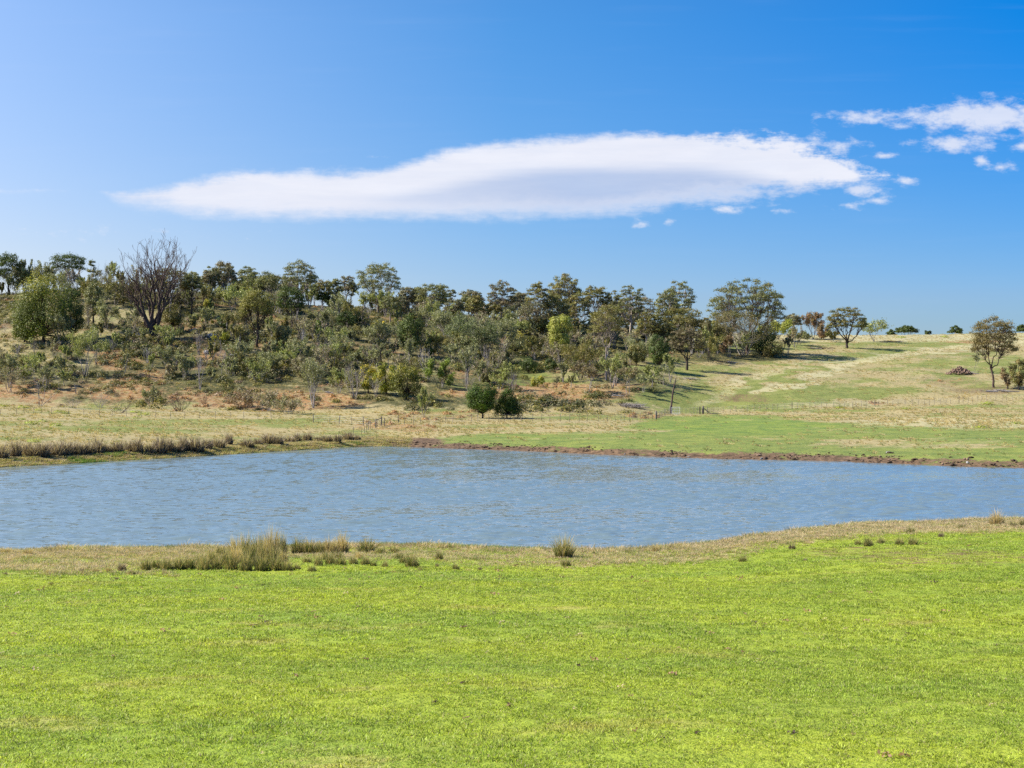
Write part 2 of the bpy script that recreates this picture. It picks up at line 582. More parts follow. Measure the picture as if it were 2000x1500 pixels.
def ground_mat():
    """masks in two colour attributes: A = dry, mud, rust, lush ; B = scrubby, near, pale, -"""
    m, g, o = mat('ground_cover')
    geo = g.n('ShaderNodeNewGeometry')
    pos = geo.outputs['Position']
    A = g.n('ShaderNodeAttribute', attribute_name='MaskA')
    B = g.n('ShaderNodeAttribute', attribute_name='MaskB')
    sa = g.n('ShaderNodeSeparateColor')
    g.set(sa.inputs[0], A.outputs['Color'])
    sb = g.n('ShaderNodeSeparateColor')
    g.set(sb.inputs[0], B.outputs['Color'])
    dry, mud, rust = sa.outputs
    lush = A.outputs['Alpha']
    scrub, near, pale = sb.outputs
    nf = g.noise(g.vscale(pos, (1, 1, 0)), 1.7, 6.0, 0.7)       # half-metre tufts
    nm = g.noise(g.vscale(pos, (1, 1, 0)), 0.33, 6.0, 0.65, 0.4)     # three-metre patches
    ns = g.noise(g.vscale(pos, (0.25, 1.1, 0)), 1.0, 5.0, 0.65, 0.5)   # streaks of bent grass
    nl = g.noise(g.vscale(pos, (1, 1, 0)), 0.06, 4.0, 0.6)
    nb = g.noise(g.vscale(pos, (1, 1, 0)), 14.0, 3.0, 0.7)

    def thr(mask, nz, w=0.10, k=1.0):
        # mask 0..1 decides how much of the noise passes
        t = g.math('SUBTRACT', 0.82, g.math('MULTIPLY', mask, 0.64))
        return g.math('MULTIPLY', g.smooth(g.math('SUBTRACT', nz, t), -w, w), k)
    green = g.mix(g.smooth(nm, 0.35, 0.65), (0.135, 0.16, 0.045), (0.20, 0.215, 0.065))
    green = g.mix(g.smooth(nf, 0.5, 0.75), green, (0.075, 0.12, 0.03))
    lg = g.mix(g.smooth(nm, 0.4, 0.62), (0.11, 0.17, 0.04), (0.185, 0.235, 0.045))
    lg = g.mix(g.smooth(nf, 0.5, 0.68, 0.0, 0.7), lg, (0.085, 0.115, 0.035))
    lg = g.mix(g.smooth(ns, 0.52, 0.7, 0.0, 0.55), lg, (0.22, 0.20, 0.10))
    c = g.mix(lush, green, lg)
    mixn = g.math('ADD', g.math('MULTIPLY', nf, 0.40), g.math('ADD', g.math('MULTIPLY', nm, 0.28), g.math('MULTIPLY', ns, 0.32)))
    straw = g.mix(g.smooth(nf, 0.35, 0.7), (0.24, 0.20, 0.095), (0.36, 0.31, 0.17))
    c = g.mix(thr(dry, mixn, 0.07), c, straw)
    c = g.mix(thr(pale, g.math('ADD', g.math('MULTIPLY', ns, .5), g.math('MULTIPLY', nf, .5)), 0.16, 0.85), c, (0.37, 0.34, 0.20))
    sc = g.mix(g.smooth(nf, 0.4, 0.65), (0.045, 0.050, 0.020), (0.13, 0.12, 0.05))
    c = g.mix(thr(scrub, nm, 0.10), c, sc)
    nq = g.noise(g.vscale(pos, (1, 1, 0)), 0.9, 5.0, 0.7)
    ru = g.mix(g.smooth(nf, 0.38, 0.66), (0.34, 0.185, 0.08), (0.17, 0.105, 0.06))
    ru = g.mix(g.smooth(nq, 0.46, 0.58), ru, (0.30, 0.235, 0.125))
    rn = g.math('ADD', g.math('MULTIPLY', nf, 0.5), g.math('MULTIPLY', nm, 0.5))
    c = g.mix(thr(rust, rn, 0.10, 0.9), c, ru)
    md = g.mix(g.smooth(nf, 0.35, 0.7), (0.06, 0.040, 0.026), (0.21, 0.14, 0.085))
    c = g.mix(thr(mud, nf, 0.12), c, md)
    # the near paddock, under its blades
    n1 = g.noise(g.vscale(pos, (0.11, 0.24, 0)), 1.0, 5.0, 0.6)
    n3 = g.noise(g.vscale(pos, (0.35, 0.6, 0)), 1.0, 4.0, 0.6, 0.3)
    ng = g.mix(g.smooth(n1, 0.36, 0.62), (0.19, 0.26, 0.035), (0.27, 0.32, 0.035))
    ng = g.mix(g.math('MULTIPLY', g.smooth(n3, 0.56, 0.7), 0.6), ng, (0.36, 0.31, 0.11))
    ng = g.mix(g.smooth(nb, 0.45, 0.75), ng, (0.10, 0.16, 0.02))
    ng = g.mix(thr(dry, mixn, 0.07), ng, (0.38, 0.30, 0.17))
    ng = g.mix(thr(mud, nf, 0.12), ng, (0.16, 0.10, 0.06))
    c = g.mix(near, c, ng)
    c = g.mix(g.smooth(nl, 0.3, 0.7), c, (1.12, 1.08, 1.0), 'MULTIPLY')
    p = g.n('ShaderNodeBsdfPrincipled')
    g.set(p.inputs['Base Color'], c)
    p.inputs['Roughness'].default_value = 0.9
    p.inputs['Specular IOR Level'].default_value = 0.1
    bp = g.n('ShaderNodeBump')
    bp.inputs['Strength'].default_value = 0.75
    bp.inputs['Distance'].default_value = 0.22
    g.set(bp.inputs['Height'], g.math('ADD', nf, g.math('MULTIPLY', nm, 0.5)))
    g.t.links.new(bp.outputs[0], p.inputs['Normal'])
    g.t.links.new(p.outputs[0], o.inputs[0])
    return m


def water_mat():
    m, g, o = mat('wind_rippled_water')
    geo = g.n('ShaderNodeNewGeometry')
    pos = geo.outputs['Position']
    def slope(sc, detail, amt):
        nd = g.n('ShaderNodeTexNoise')
        g.set(nd.inputs['Vector'], g.vscale(pos, sc))
        nd.inputs['Scale'].default_value = 1.0
        nd.inputs['Detail'].default_value = detail
        nd.inputs['Roughness'].default_value = 0.65
        sb = g.n('ShaderNodeVectorMath', operation='SUBTRACT')
        g.set(sb.inputs[0], nd.outputs['Color'])
        sb.inputs[1].default_value = (0.5, 0.5, 0.5)
        return g.vscale(sb.outputs[0], (amt * 0.7, amt, 0.0))
    a2 = slope((4.0, 7.0, 0), 4.0, 0.42)       # small ripples on the modelled waves
    up = g.n('ShaderNodeVectorMath', operation='ADD')
    g.set(up.inputs[0], a2)
    g.set(up.inputs[1], geo.outputs['Normal'])
    nn = g.n('ShaderNodeVectorMath', operation='NORMALIZE')
    g.set(nn.inputs[0], up.outputs[0])
    p = g.n('ShaderNodeBsdfPrincipled')
    p.inputs['Base Color'].default_value = (0.14, 0.192, 0.20, 1)
    p.inputs['Roughness'].default_value = 0.10
    p.inputs['IOR'].default_value = 1.33
    g.t.links.new(nn.outputs[0], p.inputs['Normal'])
    g.t.links.new(p.outputs[0], o.inputs[0])
    return m


# ------------------------------------------------------------------ cover masks (what grows where)
def seg_band(px, row, pts, half):
    """1 near a polyline of (px,row) that runs over the slope"""
    d = np.full_like(px, 1e9)
    for (x0, y0), (x1, y1) in zip(pts[:-1], pts[1:]):
        dx, dy = x1 - x0, (y1 - y0)
        t = np.clip(((px - x0) * dx + (row - y0) * dy * 9) / (dx * dx + dy * dy * 9 + 1e-9), 0, 1)
        dd = np.hypot((px - x0 - t * dx) * 0.35, (row - y0 - t * dy))
        d = np.minimum(d, dd)
    return 1 - sst(d, half * 0.4, half * 1.4)


def blob(px, row, x, y, rx, ry):
    return 1 - sst(np.hypot((px - x) / rx, (row - y) / ry), 0.5, 1.1)


def masks(X, Y, z=None):
    z = ground_z(X, Y) if z is None else z
    Yc = np.maximum(Y, 9.0)
    px = 1000 + F * X / np.maximum(Y, 45.0)
    pxr = np.clip(1000 + F * X / Yc, -3000, 5000)
    row = 750 - (z - CAMZ) * F / Yc
    yn, yf = near_shore(px), far_shore(px)
    rf = np.interp(px, FAR[:, 0], FAR[:, 1])
    isnear = (Y < (yn + yf) / 2).astype(float)
    fr = 1 - isnear
    n1 = fbm(X / 9, Y / 9, 51, 4) - 0.5
    n2 = fbm(X / 3, Y / 3, 61, 4) - 0.5
    n3 = fbm(X / 30, Y / 30, 71, 3) - 0.5
    d = {}
    right = sst(px, 780, 900)
    # --- near paddock: dry and bare ground by the water
    tn = yn - Y
    wdry = np.interp(px, [0, 260, 420, 800, 1000, 1150, 1300, 1500, 1650, 1850, 2100], [4.2, 3.6, 2.0, .5, .4, .6, 2.6, 6, 9, 9, 8.5])
    dn = (1 - sst(tn + n2 * 3.5 + n1 * 3, wdry * .3, wdry * 1.6)) * (0.60 + n2 * 1.1) + 0.36 * (1 - sst(tn + n1 * 8, 5, 20)) + np.clip(n1 * 1.8, 0, .4) * .9 * (1 - sst(tn, 14, 32)) + 0.14
    bare = blob(px, row, 1700, 1085, 260, 28) * 0.5 + blob(px, row, 1580, 1052, 180, 12) * .3 + blob(px, row, 150, 1082, 160, 10) * .3
    # --- far side
    rg = np.interp(px, [700, 850, 1000, 1200, 1290, 1400, 1500, 1600, 1800, 2000, 2400], [868, 852, 846, 838, 815, 808, 812, 822, 836, 845, 850])
    rg = rg + n1 * 14
    lushf = fr * right * sst(row, rg - 5, rg + 5)
    bright = blob(px, row, 1450, 832, 240, 20)
    mud = fr * (sst(px, 720, 790) * (1 - sst(Y - yf + n2 * 6, 1.3, 3.8) * 1.0) * np.interp(px, [1700, 1900], [1, .85]) + blob(px, row, 800, 862, 90, 10) * .8)
    mud = np.clip(mud, 0, 1) * (0.85 + n2)
    leftm = fr * (1 - right)
    foot = np.interp(px, HILL[:, 0], HILL[:, 2])
    slope = sst(foot - row, -6, 22)
    dry = fr * (0.50 + n1 * 0.9 + slope * leftm * .26)
    dry = dry * (1 - lushf * 0.93) + lushf * (0.12 + 0.9 * np.clip(n1, 0, 1) + .25 * blob(px, row, 1800, 865, 300, 16))
    dry += leftm * (1 - slope) * 0.10 - leftm * (1 - sst(Y - yf, 1.5, 6)) * .18 - leftm * blob(px, row, 330, 830, 420, 16) * .18
    dry += fr * right * blob(px, row, 1060, 795, 260, 22) * .25
    dry += fr * blob(px, row, 1050, 842, 300, 9) * .35 - fr * blob(px, row, 620, 862, 160, 9) * .3
    pw = px + n1 * 150
    rw = row + n2 * 12 + n1 * 4
    # right hill: mown tracks and pale grass bands running up the slope
    rh = fr * sst(px, 1280, 1380)
    pale = rh * (seg_band(pw, rw, [(2060, 668), (1880, 679), (1760, 690), (1660, 712), (1560, 745), (1500, 765)], 7) * 1.0
                 + seg_band(pw, rw, [(1700, 692), (1560, 716), (1460, 745)], 5) * .7
                 + seg_band(pw, rw, [(1320, 790), (1400, 770), (1450, 752)], 9) * .6
                 + (1 - sst(row, 664, 674)) * .9 + blob(pw, rw, 1900, 825, 330, 16) * .75 + blob(pw, rw, 1620, 790, 190, 12) * .5)
    pale += fr * blob(pw, rw, 620, 600, 110, 12) * .9
    track = rh * (seg_band(pw, rw, [(2060, 660), (1850, 677), (1720, 688), (1600, 712), (1500, 742), (1420, 785)], 4)
                  + blob(pw, rw, 1440, 780, 100, 14) * .6)
    dry -= track * .6
    dry += rh * 0.02 + rh * 0.04 * np.sin((row + px * .28) * .35) - rh * blob(pw, rw, 1560, 770, 200, 16) * .35
    mud2 = rh * (blob(pw, rw, 1440, 776, 110, 11) * .42 + blob(pw, rw, 1935, 762, 100, 14) * .5 + blob(pw, rw, 1850, 745, 80, 12) * .36 + track * .12)
    mud = np.maximum(mud, mud2)
    # bracken and scrub
    hillz = fr * (1 - sst(px, 1250, 1420))
    rust = hillz * (np.exp(-((row - (foot - 22)) / 24) ** 2) * (1 - sst(px, 520, 900)) * (.64 + n1 * 1.8)
                    + blob(pw, rw, 220, 700, 70, 26) * .8 + blob(pw, rw, 1080, 765, 190, 24) * .5 + blob(pw, rw, 880, 810, 140, 16) * .45
                    + slope * (.20 + np.clip(n1 * 1.8, 0, .4)))
    rust += rh * (blob(pw, rw, 1880, 668, 80, 4) * .8 + blob(pw, rw, 1640, 795, 70, 5) * .5 + blob(pw, rw, 1740, 790, 40, 4) * .7 + blob(pw, rw, 1860, 747, 80, 8) * .45 + np.clip(n1 - .22, 0, 1) * 1.2)
    rust += fr * blob(pw, rw, 790, 835, 100, 10) * .6 + fr * blob(pw, rw, 1250, 812, 60, 8) * .5
    scrub = hillz * slope * (.62 + n3 * 1.3 + n1 * .6)
    scrub += fr * blob(px, row, 1430, 695, 170, 16) * .8
    d['dry'] = np.clip(isnear * dn + dry, 0, 1)
    d['mud'] = np.clip(isnear * bare * (1 + n2) + mud, 0, 1)
    d['rust'] = np.clip(rust, 0, 1)
    d['lush'] = np.clip(lushf * (.55 + .45 * bright) + lushf * n3 * .4, 0, 1)
    d['scrub'] = np.clip(scrub, 0, 1)
    d['near'] = isnear
    d['pale'] = np.clip(pale * .8, 0, 1)
    d['px'], d['row'], d['yn'], d['yf'], d['slope'], d['tn'] = px, row, yn, yf, slope, tn
    d['hillz'] = hillz
    return d


# ------------------------------------------------------------------ ground and water
def build_land():
    ns, ny = 620, 560
    s = np.linspace(-1, 1, ns)
    s = np.sign(s) * (0.55 * np.abs(s) + 0.45 * np.abs(s) ** 4)
    # distances: dense where the land is seen
    y = np.concatenate([np.linspace(-40, 6, 12), np.geomspace(8, 78, 190), np.linspace(82, 100, 14), np.linspace(100.6, 165, 110), np.linspace(165.8, 440, 205), np.geomspace(444, 4200, 29)])
    ny = len(y)
    Yg = np.repeat(y[:, None], ns, 1)
    Xg = s[None, :] * (60 + 0.95 * np.maximum(Yg, 0))
    Z = ground_z(Xg, Yg)
    V = np.stack([Xg, Yg, Z], -1).reshape(-1, 3)
    i = np.arange(ny - 1)[:, None] * ns
    j = np.arange(ns - 1)[None, :]
    q = np.stack([i + j, i + j + 1, i + ns + j + 1, i + ns + j], -1).reshape(-1, 4)
    d = masks(Xg.ravel(), Yg.ravel(), Z.ravel())
    A = np.stack([d['dry'], d['mud'], d['rust'], d['lush']], -1)
    B = np.stack([d['scrub'], d['near'], d['pale'], np.ones_like(d['pale'])], -1)
    me = mesh('ground', V, [q], mat=ground_mat(), smooth=True, extra={'MaskA': A, 'MaskB': B})
    o = link('ground', me)
    o['kind'] = 'structure'
    o['label'] = 'grassy paddock, far meadow and scrubby hill around the pond'
    # pond surface
    n = 460
    ss = np.linspace(-1, 1, n)
    ss = np.sign(ss) * (0.7 * np.abs(ss) + 0.3 * np.abs(ss) ** 4)
    ys = np.concatenate([np.linspace(30, 50, 8), np.linspace(50.5, 90, 300), np.linspace(90.2, 152, 330), np.linspace(156, 260, 12)])
    YY = np.repeat(ys[:, None], n, 1)
    XX = ss[None, :] * (30 + 0.62 * YY)
    rw = np.random.default_rng(3)
    ZZ = 0 * XX
    for _ in range(60):
        lam = 0.42 * (3.4 ** rw.uniform(0, 1))
        a = rw.normal(0, 0.5)
        k = 2 * np.pi / lam
        ZZ = ZZ + (0.022 * lam / (2 * np.pi)) * np.sin(k * (XX * math.sin(a) + YY * math.cos(a)) + rw.uniform(0, 6.28))
    gust = 0.45 + 1.1 * sst(fbm(XX / 26, YY / 14, 201, 3), .3, .7)
    d0 = np.minimum(YY - near_shore(1000 + F * XX / YY), far_shore(1000 + F * XX / YY) - YY)
    ZZ = ZZ * gust * (0.3 + 0.7 * sst(d0, 0, 6))
    V = np.stack([XX, YY, ZZ], -1).reshape(-1, 3)
    i = np.arange(len(ys) - 1)[:, None] * n
    j = np.arange(n - 1)[None, :]
    q = np.stack([i + j, i + j + 1, i + n + j + 1, i + n + j], -1).reshape(-1, 4)
    w = link('pond_water', mesh('pond_water', V, [q], mat=water_mat(), smooth=True))
    w['kind'] = 'structure'
    w['label'] = 'wind rippled blue water of the pond'


build_land()


# ------------------------------------------------------------------ scattered cover (stuff)
def scatter(name, P, rot, scl, protos, label):
    """one object whose points carry small plants by geometry nodes"""
    me = bpy.data.meshes.new(name)
    n = len(P)
    me.vertices.add(n)
    me.vertices.foreach_set('co', np.asarray(P, np.float32).ravel())
    a = me.attributes.new('rot', 'FLOAT_VECTOR', 'POINT')
    a.data.foreach_set('vector', np.asarray(rot, np.float32).ravel())
    a = me.attributes.new('scl', 'FLOAT_VECTOR', 'POINT')
    a.data.foreach_set('vector', np.asarray(scl, np.float32).ravel())
    a = me.attributes.new('pick', 'INT', 'POINT')
    a.data.foreach_set('value', rng.integers(0, len(protos), n).astype(np.int32))
    c = bpy.data.collections.new(name + '_kinds')
    for i, pm in enumerate(protos):
        c.objects.link(bpy.data.objects.new('%s_kind_%02d' % (name, i), pm))
    ng = bpy.data.node_groups.new(name + '_scatter', 'GeometryNodeTree')
    ng.interface.new_socket('Geometry', in_out='INPUT', socket_type='NodeSocketGeometry')
    ng.interface.new_socket('Geometry', in_out='OUTPUT', socket_type='NodeSocketGeometry')
    gi = ng.nodes.new('NodeGroupInput')
    go = ng.nodes.new('NodeGroupOutput')
    ip = ng.nodes.new('GeometryNodeInstanceOnPoints')
    ci = ng.nodes.new('GeometryNodeCollectionInfo')
    ci.inputs['Collection'].default_value = c
    ci.inputs['Separate Children'].default_value = True
    ci.inputs['Reset Children'].default_value = True
    L = ng.links.new
    L(gi.outputs[0], ip.inputs['Points'])
    L(ci.outputs[0], ip.inputs['Instance'])
    ip.inputs['Pick Instance'].default_value = True

    def named(nm, tp):
        nd = ng.nodes.new('GeometryNodeInputNamedAttribute')
        nd.data_type = tp
        nd.inputs['Name'].default_value = nm
        return nd.outputs['Attribute']
    L(named('pick', 'INT'), ip.inputs['Instance Index'])
    e2r = ng.nodes.new('FunctionNodeEulerToRotation')
    L(named('rot', 'FLOAT_VECTOR'), e2r.inputs[0])
    L(e2r.outputs[0], ip.inputs['Rotation'])
    L(named('scl', 'FLOAT_VECTOR'), ip.inputs['Scale'])
    L(ip.outputs[0], go.inputs[0])
    o = link(name, me)
    md = o.modifiers.new('scatter', 'NODES')
    md.node_group = ng
    o['kind'] = 'stuff'
    o['label'] = label
    return o


def blades(n, rad, h, width, seed, lean=0.5, dryness=0.0, cfun=None, matl=None, name='blades', segs=2, arch=0.35, cone=0.0):
    rg = np.random.default_rng(seed)
    a = rg.uniform(0, 2 * np.pi, n)
    r = rad * np.sqrt(rg.uniform(0, 1, n))
    bx, by = r * np.cos(a), r * np.sin(a)
    hh = h * rg.uniform(0.55, 1.1, n) if not cone else h * rg.uniform(0.3, 1.15, n) ** .8 * (1 - cone * (r / rad) ** 2)
    out = a + rg.normal(0, 0.8, n)
    ln = lean * hh * (0.25 + 0.75 * r / rad) * rg.uniform(0.3, 1.4, n)
    dx, dy = np.cos(out) * ln, np.sin(out) * ln
    fa = rg.uniform(0, np.pi, n)
    wx, wy = np.cos(fa) * width / 2, np.sin(fa) * width / 2
    V = np.zeros((n, 5, 3))
    for k, (t, ww) in enumerate([(0, 1), (0.55, 0.8)]):
        cx = bx + dx * t ** (1 + arch * 2)
        cy = by + dy * t ** (1 + arch * 2)
        cz = hh * t
        V[:, 2 * k, 0], V[:, 2 * k, 1], V[:, 2 * k, 2] = cx - wx * ww, cy - wy * ww, cz
        V[:, 2 * k + 1, 0], V[:, 2 * k + 1, 1], V[:, 2 * k + 1, 2] = cx + wx * ww, cy + wy * ww, cz
    V[:, 4] = np.stack([bx + dx, by + dy, hh * (1 - 0.12 * lean)], -1)
    b = np.arange(n)[:, None] * 5
    quad = b + np.array([0, 1, 3, 2])
    tri = b + np.array([2, 3, 4])
    col = cfun(rg, n)          # (n,5,3)
    return mesh(name, V.reshape(-1, 3), [quad, tri], col=col.reshape(-1, 3), mat=matl or M_RUSH)


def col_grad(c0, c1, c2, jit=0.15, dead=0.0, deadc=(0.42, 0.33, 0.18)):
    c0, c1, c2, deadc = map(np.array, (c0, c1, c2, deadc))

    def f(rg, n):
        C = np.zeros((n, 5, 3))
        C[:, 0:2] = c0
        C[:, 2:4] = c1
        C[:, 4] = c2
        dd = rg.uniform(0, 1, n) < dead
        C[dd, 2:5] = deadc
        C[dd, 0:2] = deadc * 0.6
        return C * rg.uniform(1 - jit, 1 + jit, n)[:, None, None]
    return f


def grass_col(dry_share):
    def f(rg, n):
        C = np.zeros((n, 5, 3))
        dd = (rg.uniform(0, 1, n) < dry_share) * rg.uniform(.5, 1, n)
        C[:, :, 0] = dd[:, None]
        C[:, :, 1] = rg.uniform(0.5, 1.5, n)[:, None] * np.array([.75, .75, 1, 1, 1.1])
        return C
    return f


def scatter_near_grass():
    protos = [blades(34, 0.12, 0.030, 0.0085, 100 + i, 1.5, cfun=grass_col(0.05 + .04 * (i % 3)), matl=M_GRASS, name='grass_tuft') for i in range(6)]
    # paddock: three rings of falling density
    Ps, Sc = [], []
    for y0, y1, dens, sc in ((7.5, 20, 95, 1.0), (20, 34, 46, 1.35), (34, 72, 20, 1.9)):
        wdt = lambda yy: 0.40 * yy + 10
        area = (y1 - y0) * 2 * wdt((y0 + y1) / 2)
        n = int(area * dens)
        Y = np.sqrt(rng.uniform(y0 ** 2, y1 ** 2, n))
        X = rng.uniform(-1, 1, n) * wdt(Y)
        m = masks(X, Y)
        keep = (m['tn'] > 0.6) & (rng.uniform(0, 1, n) > np.clip(m['mud'] * 1.0 + m['dry'] * .9 - .2, 0, .93))
        X, Y = X[keep], Y[keep]
        P = np.stack([X, Y, ground_z(X, Y) - 0.004], -1)
        hf = 0.42 + 0.9 * fbm(X / 1.3, Y / 1.3, 81, 4)
        s = sc * rng.uniform(0.7, 1.25, len(X))
        Ps.append(P)
        Sc.append(np.stack([s, s, s * hf * (0.8 if sc > 1.5 else 1)], -1))
    P = np.concatenate(Ps)
    S = np.concatenate(Sc)
    R = np.stack([rng.normal(0, .1, len(P)), rng.normal(0, .1, len(P)), rng.uniform(0, 6.28, len(P))], -1)
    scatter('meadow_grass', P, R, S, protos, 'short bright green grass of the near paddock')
    # litter: dead leaves, clods, dung crumbs
    pr = []
    for i in range(4):
        rg = np.random.default_rng(300 + i)
        n = 9
        Pp = rg.normal(0, .035, (n, 3)) * np.array([1, 1, .25]) + [0, 0, .02]
        V, Q = leaf_quads(Pp, np.tile([0, 0, 1.0], (n, 1)) + rg.normal(0, .5, (n, 3)), .05, rg, .8)
        c = np.array([(.20, .13, .08), (.07, .05, .035), (.42, .33, .22), (.30, .2, .12)][i])
        pr.append(mesh('litter', V, [Q], col=np.tile(c, (len(V), 1)), mat=M_RUSH))
    Y = np.sqrt(rng.uniform(9 ** 2, 60 ** 2, 1500))
    X = rng.uniform(-1, 1, 1500) * (0.4 * Y + 1)
    rr_ = rng.uniform(0, 1, 1500)
    m = masks(X, Y)
    k = (m['tn'] > .8) & (fbm(X / 4, Y / 4, 91, 3) > .45) & (rr_ < .6)
    X, Y = X[k], Y[k]
    P = np.stack([X, Y, ground_z(X, Y) + .012], -1)
    s = rng.uniform(.3, 1.1, len(P)) * (0.6 + Y / 60)
    scatter('leaf_litter', P, np.stack([0 * s, 0 * s, rng.uniform(0, 6.28, len(P))], -1), np.stack([s, s, s], -1), pr, 'dead leaves and small brown clods lying in the near grass')


def scatter_shore_grass():
    straw = col_grad((.16, .13, .06), (.40, .33, .19), (.56, .48, .34), .2)
    mixg = col_grad((.08, .11, .03), (.14, .20, .05), (.32, .30, .14), .2, .35)
    gr = col_grad((.05, .09, .02), (.09, .17, .03), (.14, .22, .05), .2, .1)
    straws = [blades(40, .16, .22, .013, 400 + i, .75, cfun=straw, name='straw_tuft') for i in range(2)] + [blades(40, .16, .2, .013, 410 + i, .6, cfun=mixg, name='mixed_tuft') for i in range(2)] + [blades(40, .16, .2, .013, 415, .9, cfun=col_grad((.16, .12, .08), (.32, .24, .17), (.46, .37, .28), .2), name='pinkish_tuft')]
    n = 60000
    px = rng.uniform(-120, 2120, n)
    t = rng.uniform(-0.25, 18, n)
    yn = near_shore(px)
    Y = yn - t
    X = (px - 1000) / F * Y
    m = masks(X, Y)
    dens = np.clip((m['dry'] - .36) * 1.9, 0, 1) * .9
    fringe = (t < .9)
    keep = rng.uniform(0, 1, n) < np.where(fringe, .5, dens)
    keep &= ~(fringe & (rng.uniform(0, 1, n) < sst(np.abs(px - 930), 200, 60) * .7))
    X, Y, t = X[keep], Y[keep], t[keep]
    P = np.stack([X, Y, ground_z(X, Y) - .01], -1)
    s = rng.uniform(.6, 1.3, len(P)) * (1.15 - .72 * sst(t, .9, 3.2))
    s *= .5 + 1.0 * fbm(X / 1.5, Y / 1.5, 95, 3)
    scatter('dry_shore_grass', P, np.stack([rng.normal(0, .15, len(P)), rng.normal(0, .15, len(P)), rng.uniform(0, 6.28, len(P))], -1), np.stack([.35 + s * .9, .35 + s * .9, s], -1), straws, 'pale dry grass in a strip along the near waterline')
    # green sedge at the water's edge, both shores
    gp = [blades(40, .2, .25, .014, 430 + i, .4, cfun=gr, name='sedge') for i in range(3)]
    n = 9000
    px = rng.uniform(-150, 2150, n)
    Y = near_shore(px) - rng.uniform(-.7, .9, n)
    X = (px - 1000) / F * Y
    k = fbm(X / 3, Y * 0 + 3.3, 99, 3) + .25 * blob(px, 0 * px, 700, 0, 220, 1) + .2 * blob(px, 0 * px, 1750, 0, 180, 1) + .15 * blob(px, 0 * px, 250, 0, 160, 1) > .60
    X, Y = X[k], Y[k]
    P1 = np.stack([X, Y, np.maximum(ground_z(X, Y), -.08)], -1)
    n = 3500
    px = rng.uniform(-150, 760, n)
    Y = far_shore(px) + rng.uniform(-.5, 3.0, n)
    X = (px - 1000) / F * Y
    k = fbm(X / 5, Y / 3, 102, 3) > .70
    P2 = np.stack([X[k], Y[k], np.maximum(ground_z(X[k], Y[k]), -.05)], -1)
    P = np.concatenate([P1, P2])
    s = rng.uniform(.5, 1.25, len(P)) * np.concatenate([np.ones(len(P1)), np.full(len(P2), 1.1)])
    scatter('waterside_sedge', P, np.stack([0 * s, 0 * s, rng.uniform(0, 6.28, len(P))], -1), np.stack([s, s, s], -1), gp, 'low green sedge growing in the shallow edge of the pond')


def leafball(seed, rx, rz, n, size, cols, flat=0.0, upb=.4, twigs=0):
    rg = np.random.default_rng(seed)
    d = rg.normal(size=(n, 3))
    d /= np.linalg.norm(d, axis=1, keepdims=True)
    d[:, 2] = np.abs(d[:, 2])
    rr = rg.uniform(.6, 1, n)[:, None]
    lump = 1 + .35 * np.sin(d[:, :1] * 5 + seed) * np.cos(d[:, 1:2] * 4 + seed)
    P = d * rr * lump * np.array([rx, rx, rz])
    N = d + [0, 0, upb] + rg.normal(0, .45, (n, 3))
    V, Q = leaf_quads(P, N, size, rg, .75)
    cols = np.array(cols)
    c = cols[rg.integers(0, len(cols), n)] * rg.uniform(.75, 1.25, n)[:, None]
    return mesh('leaf_mound', V, [Q], col=np.repeat(c, 4, 0), mat=M_LEAF)


